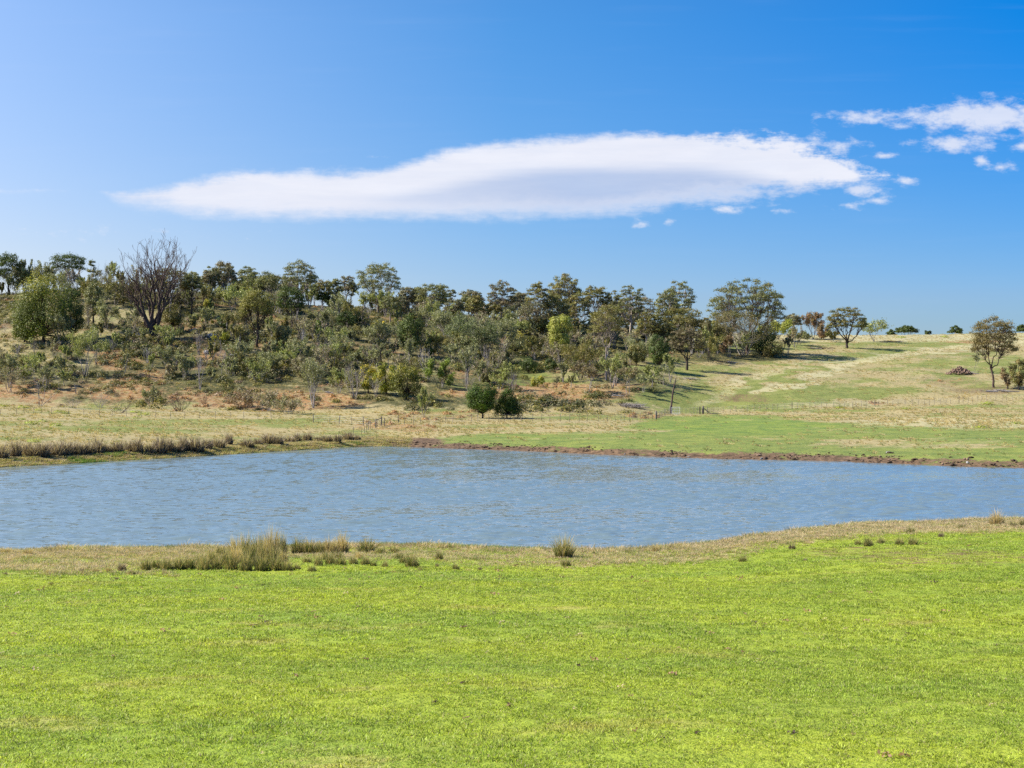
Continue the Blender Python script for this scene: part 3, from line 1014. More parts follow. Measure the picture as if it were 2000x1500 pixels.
def scatter_hill_cover():
    def region(n, y0=165, y1=350, pmin=-300, pmax=2250):
        Y = rng.uniform(y0, y1, n)
        px = rng.uniform(pmin, pmax, n)
        k = rng.uniform(0, 1, n) < Y / y1
        Y, px = Y[k], px[k]
        X = (px - 1000) / F * Y
        return X, Y, masks(X, Y)
    olive = [(.135, .125, .03), (.08, .085, .025), (.18, .165, .05), (.10, .12, .035)]
    dark = [(.04, .055, .02), (.06, .075, .028), (.09, .085, .04)]
    greyg = [(.14, .145, .08), (.10, .115, .065), (.17, .16, .10)]
    brown = [(.16, .12, .085), (.12, .095, .07), (.20, .16, .12)]
    heath = [leafball(500 + i, .85, .6, 190, .17, olive) for i in range(4)] + [leafball(520 + i, .8, .7, 180, .17, dark) for i in range(2)] + [leafball(530 + i, .8, .75, 180, .15, greyg) for i in range(2)] + [leafball(540, .8, .5, 170, .15, brown)]
    X, Y, m = region(26000)
    n1 = fbm(X / 7, Y / 7, 120, 3)
    dens = m['scrub'] * sst(n1, .34, .56) * 1.15 * (1 - sst(m['px'], 1150, 1350))
    # open grassy glades
    for gx, gy, gw, gh in ((625, 600, 90, 14), (235, 610, 32, 30), (1000, 760, 260, 22), (880, 735, 60, 14)):
        dens *= 1 - .92 * blob(m['px'], m['row'], gx, gy, gw, gh)
    dens *= 1.15 - .35 * sst(m['row'], 700, 770)
    k = rng.uniform(0, 1, len(X)) < dens
    X, Y = X[k], Y[k]
    s = rng.uniform(.5, 1.35, len(X)) * (.6 + .8 * fbm(X / 15, Y / 15, 125, 3))
    s = s * 1.12
    P = np.stack([X, Y, ground_z(X, Y) - .05], -1)
    s = s * 1.08
    scatter('heath_scrub', P, np.stack([0 * s, 0 * s, rng.uniform(0, 6.28, len(s))], -1), np.stack([s * 1.15, s, s], -1), heath, 'low olive and grey heath covering the hillside')
    # bracken, dead and rust coloured
    rc = [(.22, .19, .13), (.34, .19, .08), (.25, .14, .07), (.40, .26, .13), (.18, .11, .06), (.30, .22, .12)]
    br = [leafball(560 + i, .6, .4, 110, .17, rc, upb=.2) for i in range(4)] + [leafball(566, .5, .55, 90, .14, brown)]
    X, Y, m = region(22000)
    k = (rng.uniform(0, 1, len(X)) < np.clip(m['rust'] * 1.15 - .28, 0, .8)) & (fbm(X / 2.5, Y / 2.5, 140, 2) > .42)
    X, Y = X[k], Y[k]
    s = rng.uniform(.4, 1.2, len(X))
    P = np.stack([X, Y, ground_z(X, Y) - .03], -1)
    scatter('bracken', P, np.stack([0 * s, 0 * s, rng.uniform(0, 6.28, len(s))], -1), np.stack([s * 1.1, s, s], -1), br, 'rust orange dead bracken on the lower hillside')
    # tussocky pasture over all the far land
    straw = col_grad((.24, .19, .09), (.42, .34, .18), (.55, .46, .29), .25)
    gcol = col_grad((.12, .15, .04), (.18, .22, .06), (.26, .28, .09), .2, .3)
    tp = [blades(26, .34, .20, .04, 600 + i, 1.3, cfun=straw, name='pasture_tuft') for i in range(4)] + [blades(26, .34, .16, .04, 610 + i, 1.2, cfun=gcol, name='pasture_tuft') for i in range(2)]
    n = 110000
    px = rng.uniform(-200, 2200, n)
    yf = far_shore(px)
    Y = yf + 4 + (430 - yf) * rng.uniform(0, 1, n) ** .95
    X = (px - 1000) / F * Y
    m = masks(X, Y)
    dens = np.clip(m['dry'] * 1.1 + m['pale'] - m['mud'] * .8, 0.0, 1) * (1 - .9 * m['lush']) * .8
    k = (rng.uniform(0, 1, n) < dens) & (fbm(X / 3.5, Y / 3.5, 150, 3) > .40)
    X, Y = X[k], Y[k]
    s = rng.uniform(.5, 1.4, len(X)) * (.55 + .7 * fbm(X / 10, Y / 10, 155, 3))
    P = np.stack([X, Y, ground_z(X, Y) - .02], -1)
    scatter('dry_pasture', P, np.stack([0 * s, rng.uniform(.1, .5, len(s)), rng.normal(0, .5, len(s))], -1), np.stack([s, s, s], -1), tp, 'wind bent straw coloured pasture grass on the far slopes')
    bank = [blades(40, .3, .3, .03, 640 + i, .9, cfun=c_, name='bank_tuft') for i, c_ in enumerate([straw, col_grad((.10, .10, .04), (.24, .22, .10), (.42, .36, .22), .25), gcol, col_grad((.12, .09, .06), (.28, .21, .15), (.42, .34, .26), .2)])]
    n = 15000
    px = rng.uniform(-200, 800, n)
    Y = far_shore(px) + rng.uniform(-.3, 9, n)
    X = (px - 1000) / F * Y
    k = rng.uniform(0, 1, n) < .25 + 1.1 * (fbm(X / 3, Y / 3, 165, 3) - .3)
    X, Y = X[k], Y[k]
    s = rng.uniform(.5, 1.3, len(X))
    P = np.stack([X, Y, np.maximum(ground_z(X, Y), 0) - .02], -1)
    scatter('far_bank_grass', P, np.stack([0 * s, 0 * s, rng.uniform(0, 6.28, len(s))], -1), np.stack([s, s, s * .65], -1), bank, 'rough mixed grass on the far left bank of the pond')
    # dark clods, stones and dead stalks on the muddy far edge
    rk = []
    for i in range(4):
        rg = np.random.default_rng(700 + i)
        V, Fq = [], []
        for _ in range(3):
            box(V, Fq, rg.normal(0, .12, 3) * [1, 1, .3] + [0, 0, .05], rg.uniform(.12, .3, 3) * [1, 1, .6], rg.uniform(0, 3), rg.uniform(-.5, .5))
        Vv = np.concatenate(V)
        Vv = Vv + rg.normal(0, .02, Vv.shape)
        rk.append(mesh('clod', Vv, Fq, mat=M_CLOD if i < 3 else M_STONE))
    n = 1100
    px = rng.uniform(740, 2100, n)
    Y = far_shore(px) + np.abs(rng.normal(0, 1.7, n)) + .1
    X = (px - 1000) / F * Y
    k = fbm(X / 2.5, Y / 2.5, 160, 3) > .47
    X, Y = X[k], Y[k]
    s = rng.uniform(.15, .45, len(X)) * (1 + 1.2 * (rng.uniform(0, 1, len(X)) > .93))
    P = np.stack([X, Y, ground_z(X, Y)], -1)
    scatter('mud_clods', P, np.stack([0 * s, 0 * s, rng.uniform(0, 6.28, len(s))], -1), np.stack([s * 1.3, s, s], -1), rk, 'trampled clods and stones along the muddy far shore')


scatter_near_grass()
scatter_shore_grass()
scatter_hill_cover()


# ------------------------------------------------------------------ trees and shrubs
OLIVE = [(.125, .135, .04), (.095, .11, .035), (.155, .15, .055), (.15, .125, .05)]
GUM = [(.14, .165, .07), (.10, .12, .05), (.175, .19, .09), (.145, .145, .07)]
GUMBROWN = [(.16, .165, .06), (.115, .13, .045), (.195, .195, .075), (.155, .13, .055)]
GUMGREY = [(.13, .14, .085), (.10, .115, .07), (.16, .16, .10), (.17, .14, .09)]
DARKG = [(.045, .075, .018), (.06, .09, .022), (.035, .055, .016), (.08, .11, .03)]
BRIGHT = [(.14, .20, .035), (.10, .155, .03), (.17, .22, .045)]
WATTLE = [(.13, .17, .025), (.09, .125, .022), (.20, .22, .03), (.30, .27, .03)]
GOLD = [(.42, .34, .02), (.30, .27, .025), (.16, .17, .025), (.48, .38, .03)]
GREYG = [(.175, .20, .105), (.14, .16, .085), (.22, .235, .14)]
PALEG = [(.20, .24, .08), (.16, .20, .07), (.23, .25, .11)]
RUSTY = [(.18, .115, .07), (.15, .105, .065), (.13, .115, .055)]
TWIG = [(.21, .17, .14), (.17, .14, .12), (.25, .21, .17)]
LIGHTW = [(.24, .27, .06), (.18, .22, .05), (.28, .30, .08)]


def bez(p0, p1, p2, n):
    t = np.linspace(0, 1, n)[:, None]
    return (1 - t) ** 2 * p0 + 2 * t * (1 - t) * p1 + t * t * p2


def make_gum(rg, h, w, cols, bark, fork=.35, cz=.68, ch=.34, nc=34, rc=.11, leaf=.26, per=95, flat=.72, r0=.03, dome=True, depth=.8, lean=0.0, low=0):
    """trunk, forking limbs and separate clumps of leaves held on the branch ends"""
    rc *= .92
    nc = int(nc * 1.55)
    flat = max(.88, min(1.0, flat + .16))
    r0 *= .66
    per = int(per * (w / 12.0) ** 1.3) if w > 12 else per
    base = np.array([0, 0, -.3])
    fk = np.array([lean * w * .25 + rg.normal(0, .02) * w, rg.normal(0, .02) * w, fork * h])
    C = []
    tries = 0
    dmin = w * .95 / math.sqrt(nc)
    while len(C) < nc and tries < 4000:
        tries += 1
        d = rg.normal(size=3)
        d /= np.linalg.norm(d)
        if dome and d[2] < -.35:
            continue
        r = rg.uniform(.35, 1) ** .45
        hz = math.hypot(d[0], d[1]) + 1e-6
        sx = (1 - abs(d[2]) ** 2.6) ** .5
        p = np.array([d[0] / hz * sx * w / 2 * r * .9 + lean * w * .3, d[1] / hz * sx * w / 2 * depth * r * .9, cz * h + d[2] * ch * h * r * (1 if d[2] > 0 else .8) * .93])
        if all(np.linalg.norm((p - q) * [1, .8, 1.3]) > dmin * (.9 if tries < 2000 else .6) for q in C):
            C.append(p)
    C = np.array(C)
    if low:
        L = np.stack([rg.uniform(-.4, .4, low) * w, rg.uniform(-.3, .3, low) * w, rg.uniform(.2, .5, low) * h], -1)
        C = np.concatenate([C, L])
    K = int(rg.integers(4, 7))
    seeds = C[rg.choice(len(C), K, replace=False)]
    for _ in range(3):
        lab = np.argmin(np.linalg.norm(C[:, None] - seeds[None], axis=2), 1)
        for k in range(K):
            if (lab == k).any():
                seeds[k] = C[lab == k].mean(0)
    R0 = r0 * h
    polys = []
    tp = bez(base, np.array([rg.normal(0, .03) * w, 0, fork * h * .5]), fk, 7)
    tp[1:-1] += rg.normal(0, .012 * h * .4, (5, 3)) * [1, 1, 0]
    polys.append((tp, np.linspace(R0 * 1.25, R0 * .8, 7)))
    for k in range(K):
        if not (lab == k).any():
            continue
        st = tp[rg.integers(4, 7)]
        tgt = seeds[k] - [0, 0, .08 * h]
        ctl = st * .45 + tgt * .55
        ctl[:2] = st[:2] * .35 + tgt[:2] * .65
        ctl[2] -= .04 * h
        lb = bez(st, ctl, tgt, 9)
        lb[1:-1] += rg.normal(0, .012 * h, (7, 3))
        polys.append((lb, np.linspace(R0 * .55, R0 * .2, 9)))
        for c in C[lab == k]:
            i = int(rg.integers(4, 9))
            s = lb[i]
            e = c - [0, 0, rc * w * .2]
            m = s * .5 + e * .5 + np.array([rg.normal(0, .02) * h, rg.normal(0, .02) * h, -.02 * h])
            bb = bez(s, m, e, 6)
            polys.append((bb, np.linspace(R0 * .22, R0 * .06, 6)))
            for _ in range(3):
                q = e + rg.normal(0, .6, 3) * rc * w * [1, 1, flat]
                polys.append((bez(bb[3], (bb[3] + q) / 2 + rg.normal(0, .01 * h, 3), q, 4), np.linspace(R0 * .08, R0 * .03, 4)))
    V, Q = tubes(polys, 5)
    trunk = mesh('trunk', V, [Q], mat=bark, smooth=True)
    # leaves
    n = len(C)
    rcs = rc * w * rg.uniform(.7, 1.35, n)
    cnt = np.maximum(12, (per * (rcs / (rc * w)) ** 2)).astype(int)
    idx = np.repeat(np.arange(n), cnt)
    d = rg.normal(size=(len(idx), 3))
    d /= np.linalg.norm(d, axis=1, keepdims=True)
    d[:, 2] = np.where(d[:, 2] < -.2, -d[:, 2] * .5, d[:, 2])
    rr = rg.uniform(.25, 1.0, len(idx)) ** .5
    lump = 1 + .4 * np.sin(d[:, 0] * 4 + idx) * np.cos(d[:, 1] * 5 + idx * 2)
    P = C[idx] + d * (rr * lump * rcs[idx])[:, None] * [1, 1, flat]
    N = d + [0, 0, .15] + rg.normal(0, .6, d.shape)
    lv, lq = leaf_quads(P, N, leaf * .9, rg, .6)
    cols = np.array(cols)
    cc = cols[rg.integers(0, len(cols), n)][idx] * .55 + cols[rg.integers(0, len(cols), len(idx))] * .45
    cc = cc * rg.uniform(.75, 1.25, len(idx))[:, None]
    crown = mesh('crown', lv, [lq], col=np.repeat(cc, 4, 0), mat=M_LEAF)
    return trunk, crown


def make_dense(rg, h, w, cols, bark, nc=60, leaf=.2, per=70, shape='round', topcol=None, gaps=.0, foot=.1):
    """bushy crown reaching nearly to the ground, built of many lumps of leaves"""
    C = []
    for i in range(nc):
        d = rg.normal(size=3)
        d /= np.linalg.norm(d)
        r = rg.uniform(.3, 1) ** .4
        if shape == 'round':
            z = (foot + (1 - foot) * (.5 + .44 * d[2] * r)) * h
            sc = (1 - abs(d[2]) ** 3) ** .5 / (math.hypot(d[0], d[1]) + 1e-6) * .95
        elif shape == 'cone':
            t = rg.uniform(0, 1) ** 1.2
            z = (foot + (1 - foot) * t * .95) * h
            sc = (1 - t) ** .75 * .95 + .12
            r = 1 if r > .6 else r
        else:   # dome, broad below
            t = (abs(d[2]) * r) ** .75
            z = (foot + (1 - foot) * t * .97) * h
            sc = (1 - abs(d[2]) ** 2.4) ** .5 / (math.hypot(d[0], d[1]) + 1e-6) * .95
        q = math.hypot(d[0], d[1]) if shape != 'cone' else 1.0
        a = math.atan2(d[1], d[0])
        C.append([math.cos(a) * q * r * sc * w * .42, math.sin(a) * q * r * sc * w * .38, z])
    C = np.array(C)
    rc = .15 * w * rg.uniform(.7, 1.4, nc)
    polys = []
    R0 = .022 * h + .02
    fk = np.array([0, 0, max(foot, .12) * h])
    polys.append((np.array([[0, 0, -.3], [rg.normal(0, .01) * w, 0, fk[2] * .5], fk]), np.array([R0 * 1.3, R0, R0 * .8])))
    for c in C[:: 2]:
        polys.append((bez(fk, fk * .4 + c * .6 - [0, 0, .05 * h], c, 5), np.linspace(R0 * .45, R0 * .08, 5)))
    V, Q = tubes(polys, 5)
    trunk = mesh('trunk', V, [Q], mat=bark, smooth=True)
    if per >= 60:
        per = int(min(22000, max(per * nc, 1.15 * math.pi * w * h / (leaf * leaf * .5))) / nc)
    idx = np.repeat(np.arange(nc), per)
    d = rg.normal(size=(len(idx), 3))
    d /= np.linalg.norm(d, axis=1, keepdims=True)
    rr = rg.uniform(.5, 1.0, len(idx))
    P = C[idx] + d * (rr * rc[idx])[:, None]
    P[:, 2] = np.maximum(P[:, 2], .03 * h)
    out = (P - [0, 0, h * .4])
    out /= np.linalg.norm(out, axis=1, keepdims=True) + 1e-6
    N = d + out * .5 + [0, 0, .25] + rg.normal(0, .4, d.shape)
    lv, lq = leaf_quads(P, N, leaf, rg, .7)
    cols = np.array(cols)
    cc = cols[rg.integers(0, len(cols), nc)][idx] * .6 + cols[rg.integers(0, len(cols), len(idx))] * .4
    if topcol is not None:      # flower or shoot colour on upper lumps; the huge wattle's is painted sunlight
        k = rg.uniform(0, 1, len(idx)) < sst(P[:, 2] / h, .5, .95) * .8
        cc[k] = np.array(topcol)[rg.integers(0, len(topcol), k.sum())]
    cc = cc * rg.uniform(.75, 1.25, len(idx))[:, None]
    return trunk, mesh('crown', lv, [lq], col=np.repeat(cc, 4, 0), mat=M_LEAF)


def grow(rg, p, d, length, rad, depth, polys, tips, up=.15, spread=.5, taper=.72, kids=(2, 3), wob=.12):
    n = 5
    P = [p]
    dd = d.copy()
    for i in range(n):
        dd = dd + rg.normal(0, wob, 3) + [0, 0, up * .25]
        dd /= np.linalg.norm(dd)
        P.append(P[-1] + dd * length / n)
    P = np.array(P)
    polys.append((P, np.linspace(rad, rad * .62, n + 1)))
    if depth <= 0:
        tips.append((P, dd))
        return
    for k in range(int(rg.integers(kids[0], kids[1] + 1))):
        i = n if k == 0 else int(rg.integers(2, n + 1))
        nd = dd + rg.normal(0, spread, 3) * (.6 if k == 0 else 1) + [0, 0, up * .4]
        nd /= np.linalg.norm(nd)
        grow(rg, P[i], nd, length * taper * rg.uniform(.8, 1.15), rad * (.62 if k == 0 else .48), depth - 1, polys, tips, up, spread, taper, kids, wob)


def make_stems(rg, h, w, cols, bark, stems=4, depth=3, leaves=900, leaf=.2, spread=.42, fan=.5, lean=0.0, up=.35, kids=(2, 3), r0=.009, long=.9, upright=.6):
    """several stems fanning from the ground; feathery leaf sprays follow the twigs"""
    polys, tips = [], []
    for s in range(stems):
        a = rg.uniform(0, 6.28)
        d = np.array([math.cos(a) * fan * rg.uniform(.2, 1) + lean, math.sin(a) * fan * rg.uniform(.2, 1), 1.0])
        d /= np.linalg.norm(d)
        grow(rg, np.array([math.cos(a) * .04 * w, math.sin(a) * .04 * w, -.1]), d, h * .36, r0 * h + .012, depth, polys, tips, up, spread, .74, kids)
    allp = np.concatenate([p for p, r in polys])
    zt = np.percentile(allp[:, 2], 99.5)
    xc = np.median(allp[:, 0])
    x0, x1 = np.percentile(allp[:, 0], 1.5), np.percentile(allp[:, 0], 98.5)
    sx = w / max(x1 - x0, .05)
    S = np.array([sx, sx, h / zt])
    sh = -(x0 + x1) / 2 * sx + lean * w * .35

    def fix(p):
        q = p * S
        q[:, 0] += sh * np.clip(q[:, 2] / h, 0, 1) ** .7
        return q
    polys = [(fix(p), r) for p, r in polys]
    V, Q = tubes(polys, 4)
    trunk = mesh('stems', V, [Q], mat=bark, smooth=True)
    leaves = int(leaves * 2.1)
    if leaves == 0:
        return trunk, None
    ts = [polys_i for polys_i in [(fix(p), d) for p, d in tips]]
    pk = rg.integers(0, len(ts), leaves)
    t = rg.uniform(0, 1, leaves)
    P = np.array([ts[i][0][int(tt * 5)] * (1 - (tt * 5) % 1) + ts[i][0][min(5, int(tt * 5) + 1)] * ((tt * 5) % 1) for i, tt in zip(pk, t)])
    sp = .045 * w
    P = P + rg.normal(0, sp, P.shape) * [1, 1, .9]
    keep = P[:, 2] > .06 * h
    P, pk = P[keep], pk[keep]
    n = len(P)
    N = rg.normal(0, 1, (n, 3)) * [1, 1, 1 - upright] + [-.1, 0, .35]
    lv, lq = leaf_quads(P, N, leaf, rg, .55)
    cols = np.array(cols)
    tc = cols[rg.integers(0, len(cols), len(ts))]
    cc = tc[pk] * .5 + cols[rg.integers(0, len(cols), n)] * .5
    cc = cc * rg.uniform(.75, 1.25, n)[:, None]
    return trunk, mesh('foliage', lv, [lq], col=np.repeat(cc, 4, 0), mat=M_LEAF)


def plant(kind, x, base, top, wpx, label, cat='tree', group=None, name=None, seed=None, back=0.0, **kw):
    """build one plant where the photograph shows its foot; size from its distance"""
    X, Y, Z = at(x, base)
    if back:
        X, Y = X * (Y + back) / Y, Y + back
        Z = float(ground_z(X, Y))
        base = float(rowof(X, Y, Z))
    h = (base - top) * Y / F
    w = wpx * Y / F
    rg = np.random.default_rng(seed if seed is not None else int(x * 13 + base * 7 + top))
    lf = .26 * Y / 300
    if kind == 'gum':
        k = dict(cols=GUM, bark=M_PALE, leaf=lf * 1.05)
        k.update(kw)
        a, b = make_gum(rg, h, w, **k)
        nm = 'gum_tree'
    elif kind == 'dense':
        k = dict(cols=OLIVE, bark=M_DARK, leaf=lf * .95)
        k.update(kw)
        a, b = make_dense(rg, h, w, **k)
        nm = 'bushy_tree' if cat == 'tree' else 'bush'
    elif kind == 'wisp':
        k = dict(cols=GREYG, bark=M_GREY, leaf=lf * 1.1)
        k.update(kw)
        a, b = make_stems(rg, h, w, **k)
        nm = 'feathery_shrub' if cat != 'tree' else 'feathery_tree'
    else:
        k = dict(cols=GREYG, bark=M_GREY, leaves=0, stems=5, depth=4, r0=.009)
        k.update(kw)
        a, b = make_stems(rg, h, w, **k)
        nm = 'bare_shrub' if cat != 'tree' else 'bare_tree'
    nm = name or nm
    t = thing(nm, label, cat, (X, Y, Z), group)
    if kind in ('gum', 'dense'):
        link('trunk', a, t)
        link('crown', b, t)
    elif b is None:
        link('stems', a, t)
    else:
        link('stems', a, t)
        link('foliage', b, t)
    return t


ORD = ['first', 'second', 'third', 'fourth', 'fifth', 'sixth', 'seventh', 'eighth', 'ninth', 'tenth', 'eleventh', 'twelfth', 'thirteenth', 'fourteenth', 'fifteenth', 'sixteenth', 'seventeenth', 'eighteenth', 'nineteenth', 'twentieth',
       'twenty-first', 'twenty-second', 'twenty-third', 'twenty-fourth', 'twenty-fifth', 'twenty-sixth', 'twenty-seventh', 'twenty-eighth', 'twenty-ninth', 'thirtieth', 'thirty-first', 'thirty-second', 'thirty-third', 'thirty-fourth', 'thirty-fifth', 'thirty-sixth', 'thirty-seventh', 'thirty-eighth', 'thirty-ninth', 'fortieth', 'forty-first', 'forty-second']



